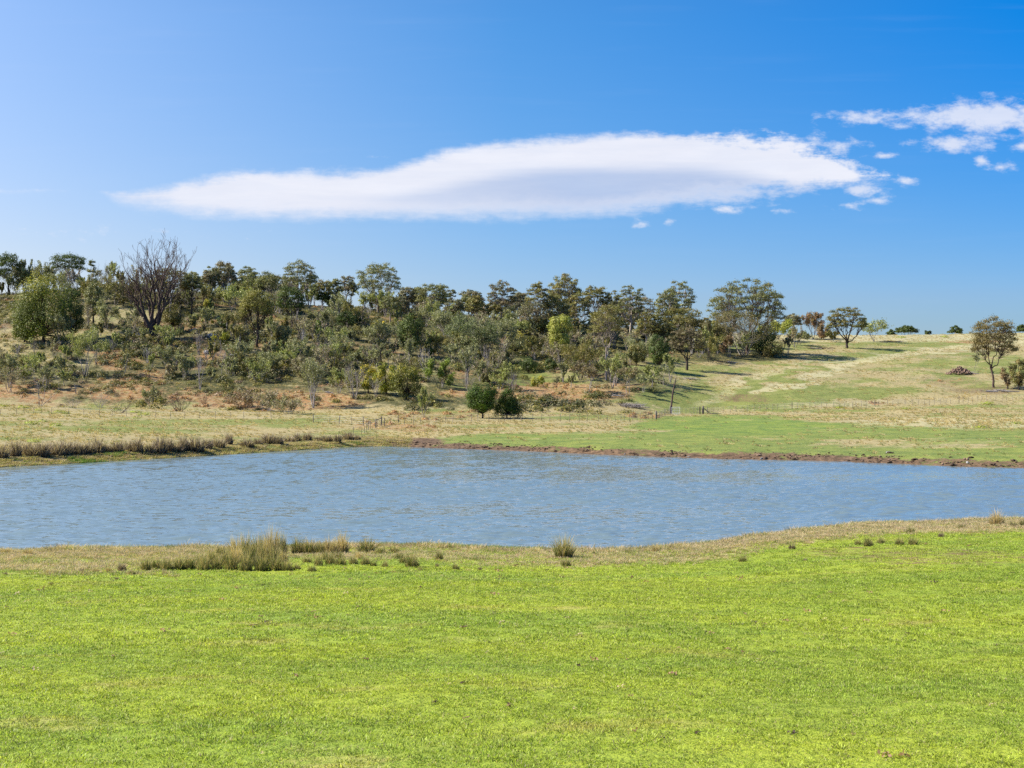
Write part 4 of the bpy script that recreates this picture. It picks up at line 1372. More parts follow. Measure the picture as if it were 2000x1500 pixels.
SKY = 'trees along the crest of the hill'
HILLG = 'trees and shrubs on the scrubby hillside'
LOWG = 'shrubs at the foot of the hill'
G, D, W, B = 'gum', 'dense', 'wisp', 'bare'
PLANTS = [
    # ---------------- crest, left to right
    (G, 18, 572, 489, 56, 'dark narrow tree standing on the crest at the far left edge', 'tree', SKY, dict(cols=DARKG, nc=40, rc=.16, cz=.55, ch=.45, bark=M_DARK)),
    (W, 50, 562, 497, 24, 'pale feathery sapling on the crest just right of the dark leftmost tree', 'sapling', SKY, dict(upright=.8)),
    (B, 68, 560, 502, 24, 'thin bare grey sapling between two feathery saplings on the left crest', 'sapling', SKY, {}),
    (W, 86, 562, 503, 26, 'wind swept feathery sapling just left of the umbrella gum on the left crest', 'sapling', SKY, dict(lean=.25)),
    (G, 134, 585, 495, 74, 'umbrella crowned dark green gum behind the big yellow green wattle', 'tree', SKY, dict(cols=DARKG, cz=.72, ch=.26, nc=30, rc=.12)),
    (W, 112, 590, 535, 52, 'grey green feathery shrub below the umbrella crowned gum', 'shrub', SKY, {}),
    (G, 178, 575, 506, 16, 'very thin sapling with small tufts between the umbrella gum and the big bare tree', 'sapling', SKY, dict(nc=9, rc=.25, r0=.012)),
    (B, 196, 575, 511, 34, 'wind bent bare sapling on the crest left of the big bare tree', 'sapling', SKY, dict(lean=.3)),
    (W, 172, 585, 540, 30, 'small olive feathery shrub under the wind bent saplings on the crest', 'shrub', SKY, {}),
    (W, 222, 596, 540, 54, 'broad brown green shrub on the crest just left of the big bare tree', 'shrub', SKY, dict(cols=GUMBROWN, leaves=1100)),
    (B, 240, 590, 548, 34, 'low bare grey bush on the crest beside the brown green shrub', 'shrub', SKY, {}),
    (G, 333, 612, 524, 84, 'leafy olive gum seen through the branches of the big bare tree', 'tree', SKY, dict(cols=OLIVE, cz=.62, ch=.4, nc=36)),
    (G, 373, 617, 531, 46, 'slender dark trunked gum to the right of the big bare tree', 'tree', SKY, dict(cols=GUM, bark=M_DARK)),
    (G, 410, 590, 528, 30, 'small gum at the left of the pair of tall thin gums on the crest', 'tree', SKY, dict(cols=GUMGREY, nc=18, rc=.16)),
    (G, 437, 590, 511, 46, 'tall thin gum with high rounded tuft left of the crest shrubs', 'tree', SKY, dict(cols=GUMGREY, fork=.45, nc=24, rc=.14)),
    (G, 484, 590, 520, 40, 'thin crested gum between the high tufted gum and the wide grey gums', 'tree', SKY, dict(cols=GUM, fork=.42, nc=22, rc=.14)),
    (G, 524, 592, 536, 42, 'low spreading gum just left of the tallest gum of the left crest', 'tree', SKY, dict(cols=GUM, nc=26, rc=.14, cz=.6, ch=.36)),
    (G, 585, 606, 509, 76, 'tallest gum of the left crest with several rounded heads and a drooping right side', 'tree', SKY, dict(cols=GUM, nc=46, rc=.10, cz=.58, ch=.42)),
    (W, 458, 608, 560, 50, 'fresh green willowy shrub below the thin crested gum', 'shrub', SKY, dict(cols=PALEG, leaves=1500)),
    (W, 540, 612, 566, 36, 'grey green shrub leaning against the tallest gum of the left crest', 'shrub', SKY, {}),
    (G, 631, 604, 570, 30, 'little dark gum alone in the dip of the crest', 'tree', SKY, dict(cols=DARKG, nc=18, rc=.16, cz=.6, ch=.4)),
    (W, 648, 606, 584, 26, 'low light green shrub just right of the little dark gum in the dip', 'shrub', SKY, dict(cols=PALEG)),
    (W, 668, 610, 573, 34, 'rounded pale shrub on the crest left of the white trunked gum', 'shrub', SKY, dict(cols=GREYG, leaves=1300)),
    (G, 739, 612, 511, 98, 'white trunked gum with a wide loose crown standing clear on the crest', 'tree', SKY, dict(cols=GUM, nc=52, rc=.085, cz=.56, ch=.42, fork=.3, r0=.028)),
    (W, 716, 614, 570, 32, 'light green sapling in front of the left side of the white trunked gum', 'sapling', SKY, dict(cols=PALEG)),
    (W, 752, 620, 568, 26, 'light green sapling in front of the white trunk of the wide gum', 'sapling', SKY, dict(cols=PALEG)),
    (G, 797, 620, 562, 38, 'small gum on the crest just right of the white trunked gum', 'tree', SKY, dict(cols=GUMGREY, nc=24, rc=.14)),
    (W, 780, 626, 590, 30, 'grey green shrub below the small gum right of the white trunked gum', 'shrub', SKY, {}),
    (G, 845, 630, 551, 70, 'round headed gum with a forked pale trunk in the middle of the crest', 'tree', SKY, dict(cols=GUM, nc=42, rc=.10, cz=.58, ch=.42)),
    (G, 920, 628, 566, 52, 'open airy gum behind the round olive tree on the crest', 'tree', SKY, dict(cols=GUMGREY, nc=30, rc=.11, cz=.62, ch=.38)),
    (D, 939, 634, 589, 35, 'compact round olive tree in front of the open airy gum', 'tree', SKY, dict(cols=OLIVE, per=60)),
    (G, 980, 640, 546, 62, 'tall open gum with ragged top near the centre of the crest', 'tree', SKY, dict(cols=GUMGREY, nc=44, rc=.095, cz=.55, ch=.45)),
    (G, 1018, 640, 570, 42, 'grey green gum tucked beside the tall ragged topped gum', 'tree', SKY, dict(cols=GUMGREY, nc=30, rc=.13, cz=.55, ch=.45)),
    (G, 1050, 655, 550, 50, 'brown green gum with flat top left of the dense centre grove', 'tree', SKY, dict(cols=GUMBROWN, nc=38, rc=.12, cz=.58, ch=.42)),
    (G, 1102, 650, 531, 72, 'highest gum of the centre grove with a lone tuft above its crown', 'tree', SKY, dict(cols=GUMBROWN, nc=60, rc=.095, cz=.58, ch=.42)),
    (G, 1086, 662, 575, 60, 'yellowish gum filling the lower front of the centre grove', 'tree', SKY, dict(cols=GUMBROWN, nc=46, rc=.12, cz=.55, ch=.45)),
    (G, 1130, 665, 566, 50, 'olive gum between the highest gum and the flat topped gum of the centre grove', 'tree', SKY, dict(cols=OLIVE, nc=40, rc=.13, cz=.55, ch=.45)),
    (G, 1162, 660, 557, 52, 'flat topped spreading gum on the right of the centre grove', 'tree', SKY, dict(cols=GUMBROWN, nc=36, rc=.11, cz=.7, ch=.3)),
    (G, 1198, 664, 566, 44, 'dark gum behind the brown crowned white trunked tree', 'tree', SKY, dict(cols=GUM, nc=34, rc=.12, cz=.6, ch=.4)),
    (G, 1232, 672, 550, 58, 'tall gum with three separate tufts right of the brown crowned tree', 'tree', SKY, dict(cols=GUM, nc=38, rc=.11, cz=.58, ch=.42, fork=.42)),
    (G, 1262, 684, 606, 44, 'brown leaved young gum beneath the tall three tufted gum', 'tree', SKY, dict(cols=GUMBROWN, nc=30, rc=.14, cz=.52, ch=.46)),
    (G, 1300, 672, 566, 54, 'slim gum just left of the spire topped gum', 'tree', SKY, dict(cols=GUM, nc=32, rc=.11, cz=.62, ch=.38)),
    (G, 1328, 668, 545, 66, 'spire topped gum with a small round tuft at its very top', 'tree', SKY, dict(cols=GUM, nc=34, rc=.10, cz=.58, ch=.42, fork=.45)),
    (G, 1330, 678, 599, 88, 'broad low domed dark olive tree below the spire topped gum', 'tree', SKY, dict(cols=OLIVE, nc=60, rc=.10, cz=.6, ch=.4, bark=M_DARK)),
    (G, 1458, 690, 542, 166, 'largest spreading gum with a wide domed crown showing its limbs', 'tree', SKY, dict(cols=GUM, nc=90, rc=.06, cz=.55, ch=.44, fork=.22, r0=.03, per=85, flat=.6, bark=M_RED)),
    (W, 1523, 664, 626, 46, 'light green rounded shrub right of the largest spreading gum', 'shrub', SKY, dict(cols=LIGHTW, leaves=1800, bark=M_GREY)),
    (G, 1549, 660, 612, 38, 'small blue grey gum on the crest right of the largest gum', 'tree', SKY, dict(cols=GUMGREY, nc=24, rc=.13, cz=.6, ch=.4)),
    (W, 1560, 674, 645, 36, 'low grey green shrub in front of the small blue grey gum', 'shrub', SKY, dict()),
    (W, 1590, 662, 610, 40, 'rust brown shrub with twiggy top on the right crest', 'shrub', SKY, dict(cols=RUSTY, leaves=1400)),
    (D, 1608, 664, 634, 30, 'second rust brown bush, lower, beside the twiggy topped one', 'shrub', SKY, dict(cols=RUSTY, per=45)),
    (G, 1656, 680, 596, 84, 'gum forking low above the ground alone on the right hill', 'tree', SKY, dict(cols=OLIVE, nc=46, rc=.075, cz=.56, ch=.42, fork=.16, r0=.045, bark=M_DARK)),
    (W, 1626, 668, 646, 24, 'small olive shrub left of the low forking gum', 'shrub', SKY, dict(cols=OLIVE)),
    (W, 1712, 668, 624, 46, 'light green sparse tree right of the low forking gum', 'tree', SKY, dict(cols=PALEG, leaves=800, bark=M_GREY)),
    # ---------------- scrubby hillside
    (D, 86, 668, 538, 136, 'huge dome shaped wattle with yellow green top at the left', 'tree', HILLG, dict(cols=[(.06, .085, .018), (.08, .11, .02), (.10, .13, .025)], topcol=[(.27, .27, .04), (.22, .23, .035), (.13, .16, .03)], nc=120, per=75, shape='dome', foot=.02)),  # topcol paints the sunlit top into the leaf colour, over darker leaves
    (D, 140, 660, 560, 60, 'dark green right flank tree pressed against the huge wattle', 'tree', HILLG, dict(cols=DARKG, nc=60, per=70, shape='round', foot=.02)),
    (D, 48, 668, 603, 60, 'yellow green lower wattle in front of the huge dome shaped one', 'tree', HILLG, dict(cols=[(.085, .12, .02), (.065, .095, .018), (.12, .15, .03)], nc=50, shape='dome', foot=.02)),
    (W, 118, 676, 610, 38, 'pale grey green sapling in front of the dark side of the huge wattle', 'sapling', HILLG, dict(cols=GREYG, leaves=1500, stems=5)),
    (D, 62, 678, 655, 14, 'tiny light green sprout at the foot of the huge wattle', 'shrub', HILLG, dict(cols=PALEG, nc=10, per=30)),
    (D, 182, 636, 548, 36, 'narrow olive brown tree just right of the huge wattle', 'tree', HILLG, dict(cols=GUM, nc=50, foot=.2)),
    (W, 207, 644, 590, 40, 'feathery grey green shrub uphill between the huge wattle and the big bare tree', 'shrub', HILLG, dict(leaves=1300, cols=GREYG)),
    (W, 166, 736, 640, 58, 'tall feathery shrub leaning right, below the huge wattle', 'shrub', HILLG, dict(lean=.28, leaves=1700, cols=PALEG, stems=4)),
    (W, 125, 706, 675, 20, 'small pale green sapling just left of the tall leaning feathery shrub', 'shrub', HILLG, dict(cols=PALEG)),
    (W, 240, 737, 664, 24, 'spindly sapling with a single thin trunk below the big bare tree', 'sapling', HILLG, dict(stems=1, leaves=420)),
    (D, 337, 648, 590, 46, 'rounded mid green tree just right of the foot of the big bare tree', 'tree', HILLG, dict(cols=OLIVE, nc=50, shape='round', foot=.18)),
    (D, 405, 634, 583, 26, 'bright green narrow tree uphill of the grey bare sapling', 'tree', HILLG, dict(cols=WATTLE, nc=34, shape='cone')),
    (D, 412, 620, 581, 18, 'dark narrow tree touching the bright green narrow tree', 'tree', HILLG, dict(cols=DARKG, nc=24, shape='cone')),
    (W, 328, 733, 676, 44, 'light grey green fan shaped shrub below the mid green round tree', 'shrub', HILLG, dict(leaves=900)),
    (B, 391, 762, 684, 30, 'bare grey sapling standing at the edge of the bracken', 'sapling', HILLG, dict(stems=3, fan=.25)),
    (B, 432, 734, 678, 24, 'small grey leafless tree among the heath, right of the bracken edge sapling', 'sapling', HILLG, dict(stems=1)),
    (W, 18, 757, 692, 34, 'bushy grey green shrub at the left edge of the picture', 'shrub', HILLG, dict(leaves=1300, cols=GREYG)),
    (B, 28, 712, 678, 34, 'pale leafless bush above the grey green shrub at the left edge', 'shrub', HILLG, {}),
    (B, 8, 650, 632, 22, 'white dead snag beside the left edge of the huge wattle', 'shrub', HILLG, dict(bark=M_WHITE)),
    (B, 76, 795, 722, 62, 'leafless dark shrub leaning right at the hill foot on the left', 'shrub', LOWG, dict(lean=.4, bark=M_GREY, stems=3)),
    (G, 502, 678, 563, 68, 'large lumpy yellow olive tree with a dark straight trunk in mid slope', 'tree', HILLG, dict(cols=[(.19, .19, .055), (.15, .16, .045), (.22, .22, .07), (.11, .12, .035)], bark=M_DARK, nc=56, rc=.14, cz=.62, ch=.37, flat=.8, per=85, fork=.35)),
    (G, 568, 646, 560, 60, 'dark green tree in front of the tallest gum of the left crest', 'tree', HILLG, dict(cols=DARKG, nc=40, rc=.13, cz=.6, ch=.4, bark=M_DARK)),
    (D, 548, 676, 636, 30, 'dark pointed bush right of the large lumpy tree', 'shrub', HILLG, dict(cols=OLIVE, nc=30, shape='cone')),
    (D, 437, 650, 610, 26, 'dark green round bush uphill left of the large lumpy tree', 'shrub', HILLG, dict(cols=DARKG, nc=24)),
    (W, 430, 690, 650, 28, 'yellow green sapling left of the large lumpy tree', 'sapling', HILLG, dict(cols=WATTLE)),
    (D, 604, 654, 615, 20, 'thin dark upright bush in the grassy glade', 'shrub', HILLG, dict(cols=OLIVE, nc=18, shape='cone')),
    (D, 622, 664, 627, 24, 'green cone shaped bush just right of the thin dark one in the glade', 'shrub', HILLG, dict(cols=BRIGHT, nc=22, shape='cone')),
    (B, 636, 697, 652, 48, 'dark twiggy leafless shrub in the middle of the slope', 'shrub', HILLG, dict(bark=M_GREY, stems=4)),
    (G, 675, 664, 608, 36, 'small dark green tree on the upper slope below the pale crest shrub', 'tree', HILLG, dict(cols=DARKG, nc=24, rc=.18, cz=.6, ch=.4, bark=M_DARK)),
    (D, 700, 640, 610, 18, 'little dark green bush just below the light green crest saplings', 'shrub', HILLG, dict(cols=DARKG, nc=16)),
    (W, 738, 690, 626, 48, 'dense grey green shrub with a yellow top right of the upper slope tree', 'shrub', HILLG, dict(leaves=2200, cols=GREYG, stems=7)),
    (D, 742, 652, 626, 34, 'golden flowering treetop rising behind the dense grey green shrub', 'tree', HILLG, dict(cols=WATTLE, topcol=GOLD, nc=24)),
    (B, 766, 690, 634, 34, 'grey leafless tree in front of the dark round tree group', 'tree', HILLG, dict(stems=3)),
    (D, 801, 694, 610, 62, 'darkest round green tree in the middle of the hillside', 'tree', HILLG, dict(cols=DARKG, nc=70, foot=.04)),
    (B, 820, 694, 646, 30, 'fan of pale grey bare branches in front of the darkest round tree', 'shrub', HILLG, dict(fan=.3)),
    (D, 838, 700, 660, 24, 'small dark olive bush right of the fan of pale bare branches', 'shrub', HILLG, dict(cols=DARKG, nc=22)),
    (D, 794, 660, 630, 40, 'grey green bush partly covering the darkest round tree', 'shrub', HILLG, dict(cols=GREYG, nc=30)),
    (W, 533, 724, 690, 48, 'grey green rounded shrub below the large lumpy tree', 'shrub', HILLG, dict(leaves=1500)),
    (D, 592, 742, 692, 50, 'rounded grey shrub casting a dark shadow in the lower slope', 'shrub', HILLG, dict(cols=[(.17, .15, .10), (.13, .12, .08), (.15, .16, .08)], nc=44, leaf=.16)),
    (W, 562, 716, 684, 40, 'fresh green shrub between two rounded grey shrubs on the lower slope', 'shrub', HILLG, dict(cols=PALEG, leaves=1400)),
    (W, 612, 797, 700, 46, 'tall upright grey green shrub with dark stems at the hill foot', 'shrub', LOWG, dict(leaves=1500, cols=GREYG, stems=6, fan=.3, upright=.7)),
    (B, 693, 780, 704, 46, 'tall leafless grey shrub left of the golden wattle', 'shrub', LOWG, dict(fan=.35, stems=7)),
    (D, 719, 768, 708, 40, 'golden flowering wattle at the left end of the dark wattle clump', 'shrub', LOWG, dict(cols=WATTLE, topcol=GOLD, nc=40, foot=.03)),
    (D, 754, 772, 704, 50, 'middle bush of the dark wattle clump with yellow tinged shoots', 'shrub', LOWG, dict(cols=WATTLE, nc=50, foot=.02)),
    (D, 794, 780, 710, 66, 'broad dark wattle at the right end of the clump, the darkest one', 'shrub', LOWG, dict(cols=[(.06, .075, .018), (.08, .095, .02), (.13, .14, .025)], topcol=[(.25, .24, .03), (.10, .12, .02)], nc=64, foot=.02)),
    (B, 735, 776, 735, 30, 'small leafless shrub in front of the dark wattle clump', 'shrub', LOWG, {}),
    (B, 675, 724, 676, 34, 'dead tree with dark twisted branches uphill of the golden wattle', 'tree', HILLG, dict(bark=M_DARK, stems=2)),
    (W, 736, 714, 684, 40, 'pale green shrub above the dark wattle clump', 'shrub', HILLG, dict(cols=GREYG, leaves=1400)),
    (W, 662, 768, 720, 36, 'yellow green leafy sapling between the upright shrub and the leafless grey shrub', 'sapling', LOWG, dict(cols=PALEG, leaves=900)),
    (D, 1094, 704, 607, 56, 'pale yellow green cone shaped tree lit from the left in front of the centre grove', 'tree', HILLG, dict(cols=LIGHTW, nc=80, per=75, shape='round', foot=.12)),
    (G, 1184, 742, 590, 76, 'white trunked tree with a yellow brown umbrella crown, right of the pale cone tree', 'tree', HILLG, dict(cols=GUMBROWN, nc=40, rc=.115, cz=.68, ch=.30, fork=.42, r0=.02, flat=.6, bark=M_PALE)),
    (G, 1052, 662, 621, 44, 'dark olive low tree under the brown green flat topped gum', 'tree', HILLG, dict(cols=OLIVE, nc=30, rc=.15, cz=.6, ch=.4, bark=M_DARK)),
    (W, 905, 684, 616, 64, 'tall grey green willowy bush, largest of the grey green thicket', 'shrub', HILLG, dict(leaves=3000, stems=9, cols=[(.13, .165, .085), (.11, .14, .07), (.15, .18, .09)])),
    (W, 948, 704, 630, 54, 'deep grey green willowy bush at the front of the thicket', 'shrub', HILLG, dict(leaves=2800, stems=9, cols=[(.11, .14, .07), (.09, .12, .055), (.14, .16, .08)])),
    (W, 984, 694, 622, 46, 'olive grey willowy bush at the right of the thicket', 'shrub', HILLG, dict(leaves=2200, stems=8, cols=GREYG)),
    (W, 870, 660, 606, 50, 'pale willowy bush behind the left side of the grey green thicket', 'shrub', HILLG, dict(leaves=1800, stems=7)),
    (W, 1012, 664, 626, 40, 'light olive bush on the upper slope below the ragged topped gum', 'shrub', HILLG, dict(cols=PALEG, leaves=1500)),
    (D, 1005, 692, 646, 48, 'wattle with yellow flower sprays right of the willowy thicket', 'shrub', HILLG, dict(cols=GREYG, topcol=[(.36, .33, .07), (.2, .2, .06)], nc=44)),
    (W, 1045, 704, 655, 32, 'upright olive shrub right of the yellow sprayed wattle', 'shrub', HILLG, dict(cols=OLIVE, leaves=1300)),
    (B, 960, 732, 680, 38, 'pale grey leafless shrub below the willowy thicket', 'shrub', HILLG, dict(fan=.3)),
    (D, 1033, 727, 700, 52, 'low dark green mound of a bush below the upright olive shrub', 'shrub', HILLG, dict(cols=DARKG, nc=34, shape='dome')),
    (D, 1076, 722, 700, 30, 'second low dark bush just right of the low dark green mound', 'shrub', HILLG, dict(cols=DARKG, nc=20, shape='dome')),
    (W, 858, 758, 702, 52, 'fresh green small tree with a bent two armed trunk above the round bushes', 'tree', HILLG, dict(cols=BRIGHT, leaves=1500, stems=2, fan=.6, bark=M_DARK, up=.1)),
    (W, 912, 750, 674, 30, 'narrow pale sapling uphill of the larger round bush', 'sapling', HILLG, dict(leaves=800)),
    (B, 914, 764, 730, 28, 'grey bare twiggy bush just behind the larger round bush', 'shrub', LOWG, {}),
    (W, 945, 746, 708, 34, 'grey brown thin shrub uphill between the two round bushes', 'shrub', HILLG, dict(cols=TWIG + GREYG, leaves=500)),
    (W, 997, 760, 708, 36, 'feathery light green sapling above the smaller round bush', 'sapling', HILLG, dict(cols=PALEG, leaves=900)),
    (D, 942, 817, 748, 70, 'larger of the two round dark green bushes on the far meadow', 'bush', 'round dark bushes on the far meadow', dict(cols=[(.03, .062, .007), (.022, .048, .006), (.055, .10, .010)], nc=130, per=90, foot=.13, leaf=.14)),
    (D, 991, 817, 760, 56, 'smaller, cone shaped bush of the two dark green ones on the far meadow', 'bush', 'round dark bushes on the far meadow', dict(cols=[(.03, .062, .007), (.022, .048, .006), (.055, .10, .010)], nc=100, per=90, foot=.12, leaf=.14, shape='cone')),
    (W, 828, 816, 757, 28, 'feathery green sapling leaning right at the left of the round dark bushes', 'sapling', LOWG, dict(lean=.25, leaves=700, stems=2, cols=PALEG)),
    (W, 1135, 738, 668, 68, 'brown olive spreading tree below the pale cone shaped tree', 'tree', HILLG, dict(cols=OLIVE, leaves=2400, stems=5, fan=.8, bark=M_DARK, up=.15)),
    (W, 1150, 768, 712, 38, 'small brown olive tree with a short trunk at the lower edge of the grove', 'tree', LOWG, dict(cols=[(.14, .13, .07), (.17, .14, .09)], leaves=700, stems=2, fan=.5)),
    (B, 1190, 774, 742, 50, 'crooked bare tree with arms bent low over the ground', 'tree', LOWG, dict(stems=3, fan=1.2, depth=3, up=.0, bark=M_DARK)),
    (W, 1196, 758, 690, 44, 'green grey thin tree right beside the white trunk at the grove edge', 'tree', HILLG, dict(leaves=1100, cols=PALEG)),
    (D, 1050, 756, 733, 36, 'low yellow green bush among the bracken right of the round bushes', 'shrub', LOWG, dict(cols=WATTLE, nc=20, shape='dome')),
    (W, 1227, 770, 718, 36, 'leftmost of the small thin trees in a row at the lower grove edge', 'tree', LOWG, dict(leaves=650, stems=2, cols=[(.15, .16, .07), (.18, .15, .1)])),
    (W, 1256, 767, 732, 24, 'shortest of the small thin trees at the lower right edge of the grove', 'tree', LOWG, dict(leaves=420, stems=2)),
    (W, 1276, 757, 714, 34, 'fresh green one of the small thin trees at the lower right edge of the grove', 'tree', LOWG, dict(leaves=800, stems=2, cols=PALEG)),
    (W, 1299, 754, 714, 32, 'grey green small tree right of the fresh green one at the grove edge', 'tree', LOWG, dict(leaves=600, stems=3)),
    (W, 1311, 748, 690, 28, 'taller thin tree uphill at the right end of the small tree row', 'tree', LOWG, dict(leaves=900, stems=3, cols=PALEG)),
    (D, 1243, 714, 672, 46, 'dark olive bush between the white trunked tree and the dark green tree', 'shrub', HILLG, dict(cols=OLIVE, nc=40)),
    (D, 1287, 724, 646, 48, 'dark green upright tree left of the fine branched dome tree', 'tree', HILLG, dict(cols=DARKG, nc=56, foot=.15)),
    (G, 1342, 723, 634, 80, 'fine branched dome tree with a black trunk at the edge of the pasture', 'tree', HILLG, dict(cols=[(.115, .10, .06), (.085, .09, .04), (.13, .11, .075)], nc=52, rc=.085, cz=.55, ch=.44, fork=.28, r0=.04, per=70, bark=M_DARK)),
    (W, 1388, 708, 655, 46, 'olive shrubby tree right of the fine branched dome tree', 'tree', HILLG, dict(cols=OLIVE, leaves=1500, bark=M_DARK)),
    (W, 1452, 694, 606, 118, 'brown olive broad tree in front of the largest spreading gum', 'tree', HILLG, dict(cols=[(.13, .12, .05), (.10, .105, .04), (.16, .13, .075)], leaves=4200, leaf=.2, stems=7, depth=4, fan=1.0, bark=M_GREY, up=.15)),
    (W, 1400, 692, 630, 56, 'grey brown shrubby tree at the left foot of the largest spreading gum', 'tree', HILLG, dict(cols=[(.14, .13, .07), (.12, .12, .06)], leaves=1800)),
    (W, 1424, 698, 655, 38, 'rust red bush under the largest spreading gum', 'shrub', HILLG, dict(cols=RUSTY, leaves=1100)),
    (D, 1490, 694, 640, 70, 'dark green bush at the right foot of the largest spreading gum', 'shrub', HILLG, dict(cols=DARKG, nc=56, foot=.02)),
    (D, 1510, 698, 668, 44, 'low dark bush at the far right end of the thicket under the largest gum', 'shrub', HILLG, dict(cols=OLIVE, nc=30, foot=.02)),
    (G, 1941, 757, 611, 100, 'single gum with straight brown trunk in the pasture at the right edge', 'tree', 'trees on the right pasture', dict(cols=[(.14, .12, .05), (.11, .105, .04), (.17, .145, .065), (.09, .09, .035)], nc=80, rc=.085, cz=.57, ch=.42, fork=.3, r0=.022, per=85, flat=.85, bark=M_RED)),
    (D, 1968, 760, 704, 34, 'rust brown bush right of the single pasture gum', 'shrub', 'trees on the right pasture', dict(cols=RUSTY, nc=34, per=40)),
    (D, 1990, 762, 698, 36, 'dark green bush at the right edge behind the rust brown bush', 'shrub', 'trees on the right pasture', dict(cols=OLIVE, nc=40)),
    (W, 1903, 724, 688, 20, 'thin grey sapling behind the heap of stones', 'sapling', 'trees on the right pasture', dict(leaves=260, stems=1)),
    # ---------------- brown brush at the hill foot
    (B, 195, 797, 765, 38, 'grey brush clump left of centre at the left hill foot', 'shrub', LOWG, dict(depth=3, stems=9, fan=.7)),
    (B, 142, 797, 776, 40, 'low grey brush beside the leafless leaning shrub', 'shrub', LOWG, dict(depth=3, stems=9, fan=.9)),
    (B, 232, 806, 780, 60, 'brown reddish brush spread low at the left hill foot', 'shrub', LOWG, dict(depth=3, stems=12, fan=.7, bark=M_RED)),
    (W, 295, 798, 752, 28, 'thin grey green shrub between two brown brush clumps', 'shrub', LOWG, dict(leaves=500)),
    (B, 350, 804, 768, 50, 'tall red brown brush clump left of the long brush thicket', 'shrub', LOWG, dict(depth=3, stems=12, fan=.6, bark=M_RED)),
    (B, 400, 792, 764, 26, 'small red brown brush clump at the left end of the long brush thicket', 'shrub', LOWG, dict(depth=3, stems=8, fan=.5, bark=M_RED)),
    (W, 475, 800, 765, 60, 'left part of the long brown brush thicket at the hill foot', 'shrub', LOWG, dict(cols=TWIG + RUSTY, leaves=1400, stems=12, fan=.6, depth=2, bark=M_RED)),
    (W, 520, 804, 764, 64, 'middle part of the long brown brush thicket at the hill foot', 'shrub', LOWG, dict(cols=TWIG + GREYG, leaves=1500, stems=12, fan=.6, depth=2)),
    (W, 564, 808, 780, 52, 'right, greener part of the long brown brush thicket at the hill foot', 'shrub', LOWG, dict(cols=TWIG + GREYG, leaves=1100, stems=12, fan=.6, depth=2)),
    # ---------------- trees beyond the right crest
    (G, 1770, 660, 637, 46, 'distant flat dark gum peeping over the right crest', 'tree', 'trees beyond the right crest', dict(back=95, cols=DARKG, nc=26, rc=.11, cz=.72, ch=.26)),
    (G, 1741, 660, 643, 16, 'tiny distant tree just left of the flat distant gum', 'tree', 'trees beyond the right crest', dict(back=95, cols=DARKG, nc=10, rc=.2)),
    (G, 1812, 660, 645, 14, 'tiny distant tree just right of the flat distant gum', 'tree', 'trees beyond the right crest', dict(back=95, cols=DARKG, nc=10, rc=.2)),
    (G, 1866, 660, 638, 26, 'distant thin gum above the crest midway to the single pasture gum', 'tree', 'trees beyond the right crest', dict(back=95, cols=DARKG, nc=14, rc=.16)),
    (G, 1996, 660, 636, 20, 'distant dark tree over the crest at the right edge of the picture', 'tree', 'trees beyond the right crest', dict(back=95, cols=DARKG, nc=14, rc=.2)),
]
for i, (kd, x, b, t, w, lab, cat, grp, kw) in enumerate(PLANTS):
    plant(kd, x, b, t, w, lab, cat, grp, **kw)


ZONES = [(0, 150, 545, 575, 9, 'on the crest at far left'), (150, 300, 556, 600, 12, 'on the crest left of the big bare tree'), (310, 470, 570, 606, 13, 'on the crest between bare tree and thin gums'),
         (470, 620, 585, 615, 12, 'under the tallest left crest gums'), (640, 860, 600, 640, 16, 'around the white trunked gum'), (860, 1060, 628, 670, 16, 'under the gums of the middle crest'),
         (1060, 1260, 650, 700, 14, 'under the centre grove'), (1240, 1400, 672, 715, 12, 'under the spire topped gum'), (1380, 1560, 668, 695, 8, 'under the largest spreading gum'),
         (150, 300, 610, 720, 11, 'on the slope left of the bare tree foot'), (310, 480, 625, 745, 22, 'on the slope left of the lumpy tree'), (480, 640, 620, 750, 22, 'on the slope round the lumpy tree'),
         (640, 800, 655, 745, 16, 'on the slope above the golden wattle'), (820, 1010, 690, 765, 12, 'on the slope above the round dark bushes'), (1080, 1230, 700, 765, 11, 'beside the umbrella crowned white trunk'),
         (0, 150, 680, 770, 9, 'on the slope below the huge wattle')]
FILL = {'grey green': dict(cols=GREYG, leaves=750), 'olive': dict(cols=OLIVE, leaves=800), 'pale green': dict(cols=PALEG, leaves=700), 'grey brown': dict(cols=TWIG + GREYG, leaves=500), 'leafless grey': dict()}
for zi, (xa, xb, ra, rb, n, where) in enumerate(ZONES):
    rz = random.Random(90 + zi)
    n = int(n * 1.65)
    names = list(FILL)
    spots = sorted([(xa + (xb - xa) * (i + rz.uniform(.1, .9)) / n, rz.uniform(ra, rb)) for i in range(n)])
    count = {}
    for x, r in spots:
        cn = rz.choices(names, [4, 4, 2.2, 3, 3.2])[0]
        count[cn] = count.get(cn, 0) + 1
        hp = rz.uniform(24, 54) if zi < 8 else rz.uniform(20, 52)
        wp = hp * rz.uniform(.4, 1.0)
        lab = '%s %s shrub from left, %s' % (ORD[count[cn] - 1], cn, where)
        if cn == 'leafless grey':
            plant('bare', x, r, r - hp, wp * .8, lab, 'shrub', HILLG, depth=3, stems=6, bark=rz.choice([M_GREY, M_GREY, M_WHITE, M_DARK]))
        elif cn == 'olive' and rz.random() < .6:
            plant('dense', x, r, r - hp * .85, wp * .9, lab, 'shrub', HILLG, cols=OLIVE, nc=26, per=34, foot=.04)
        else:
            plant('wisp', x, r, r - hp, wp, lab, 'shrub', HILLG, stems=5, depth=2, **FILL[cn])


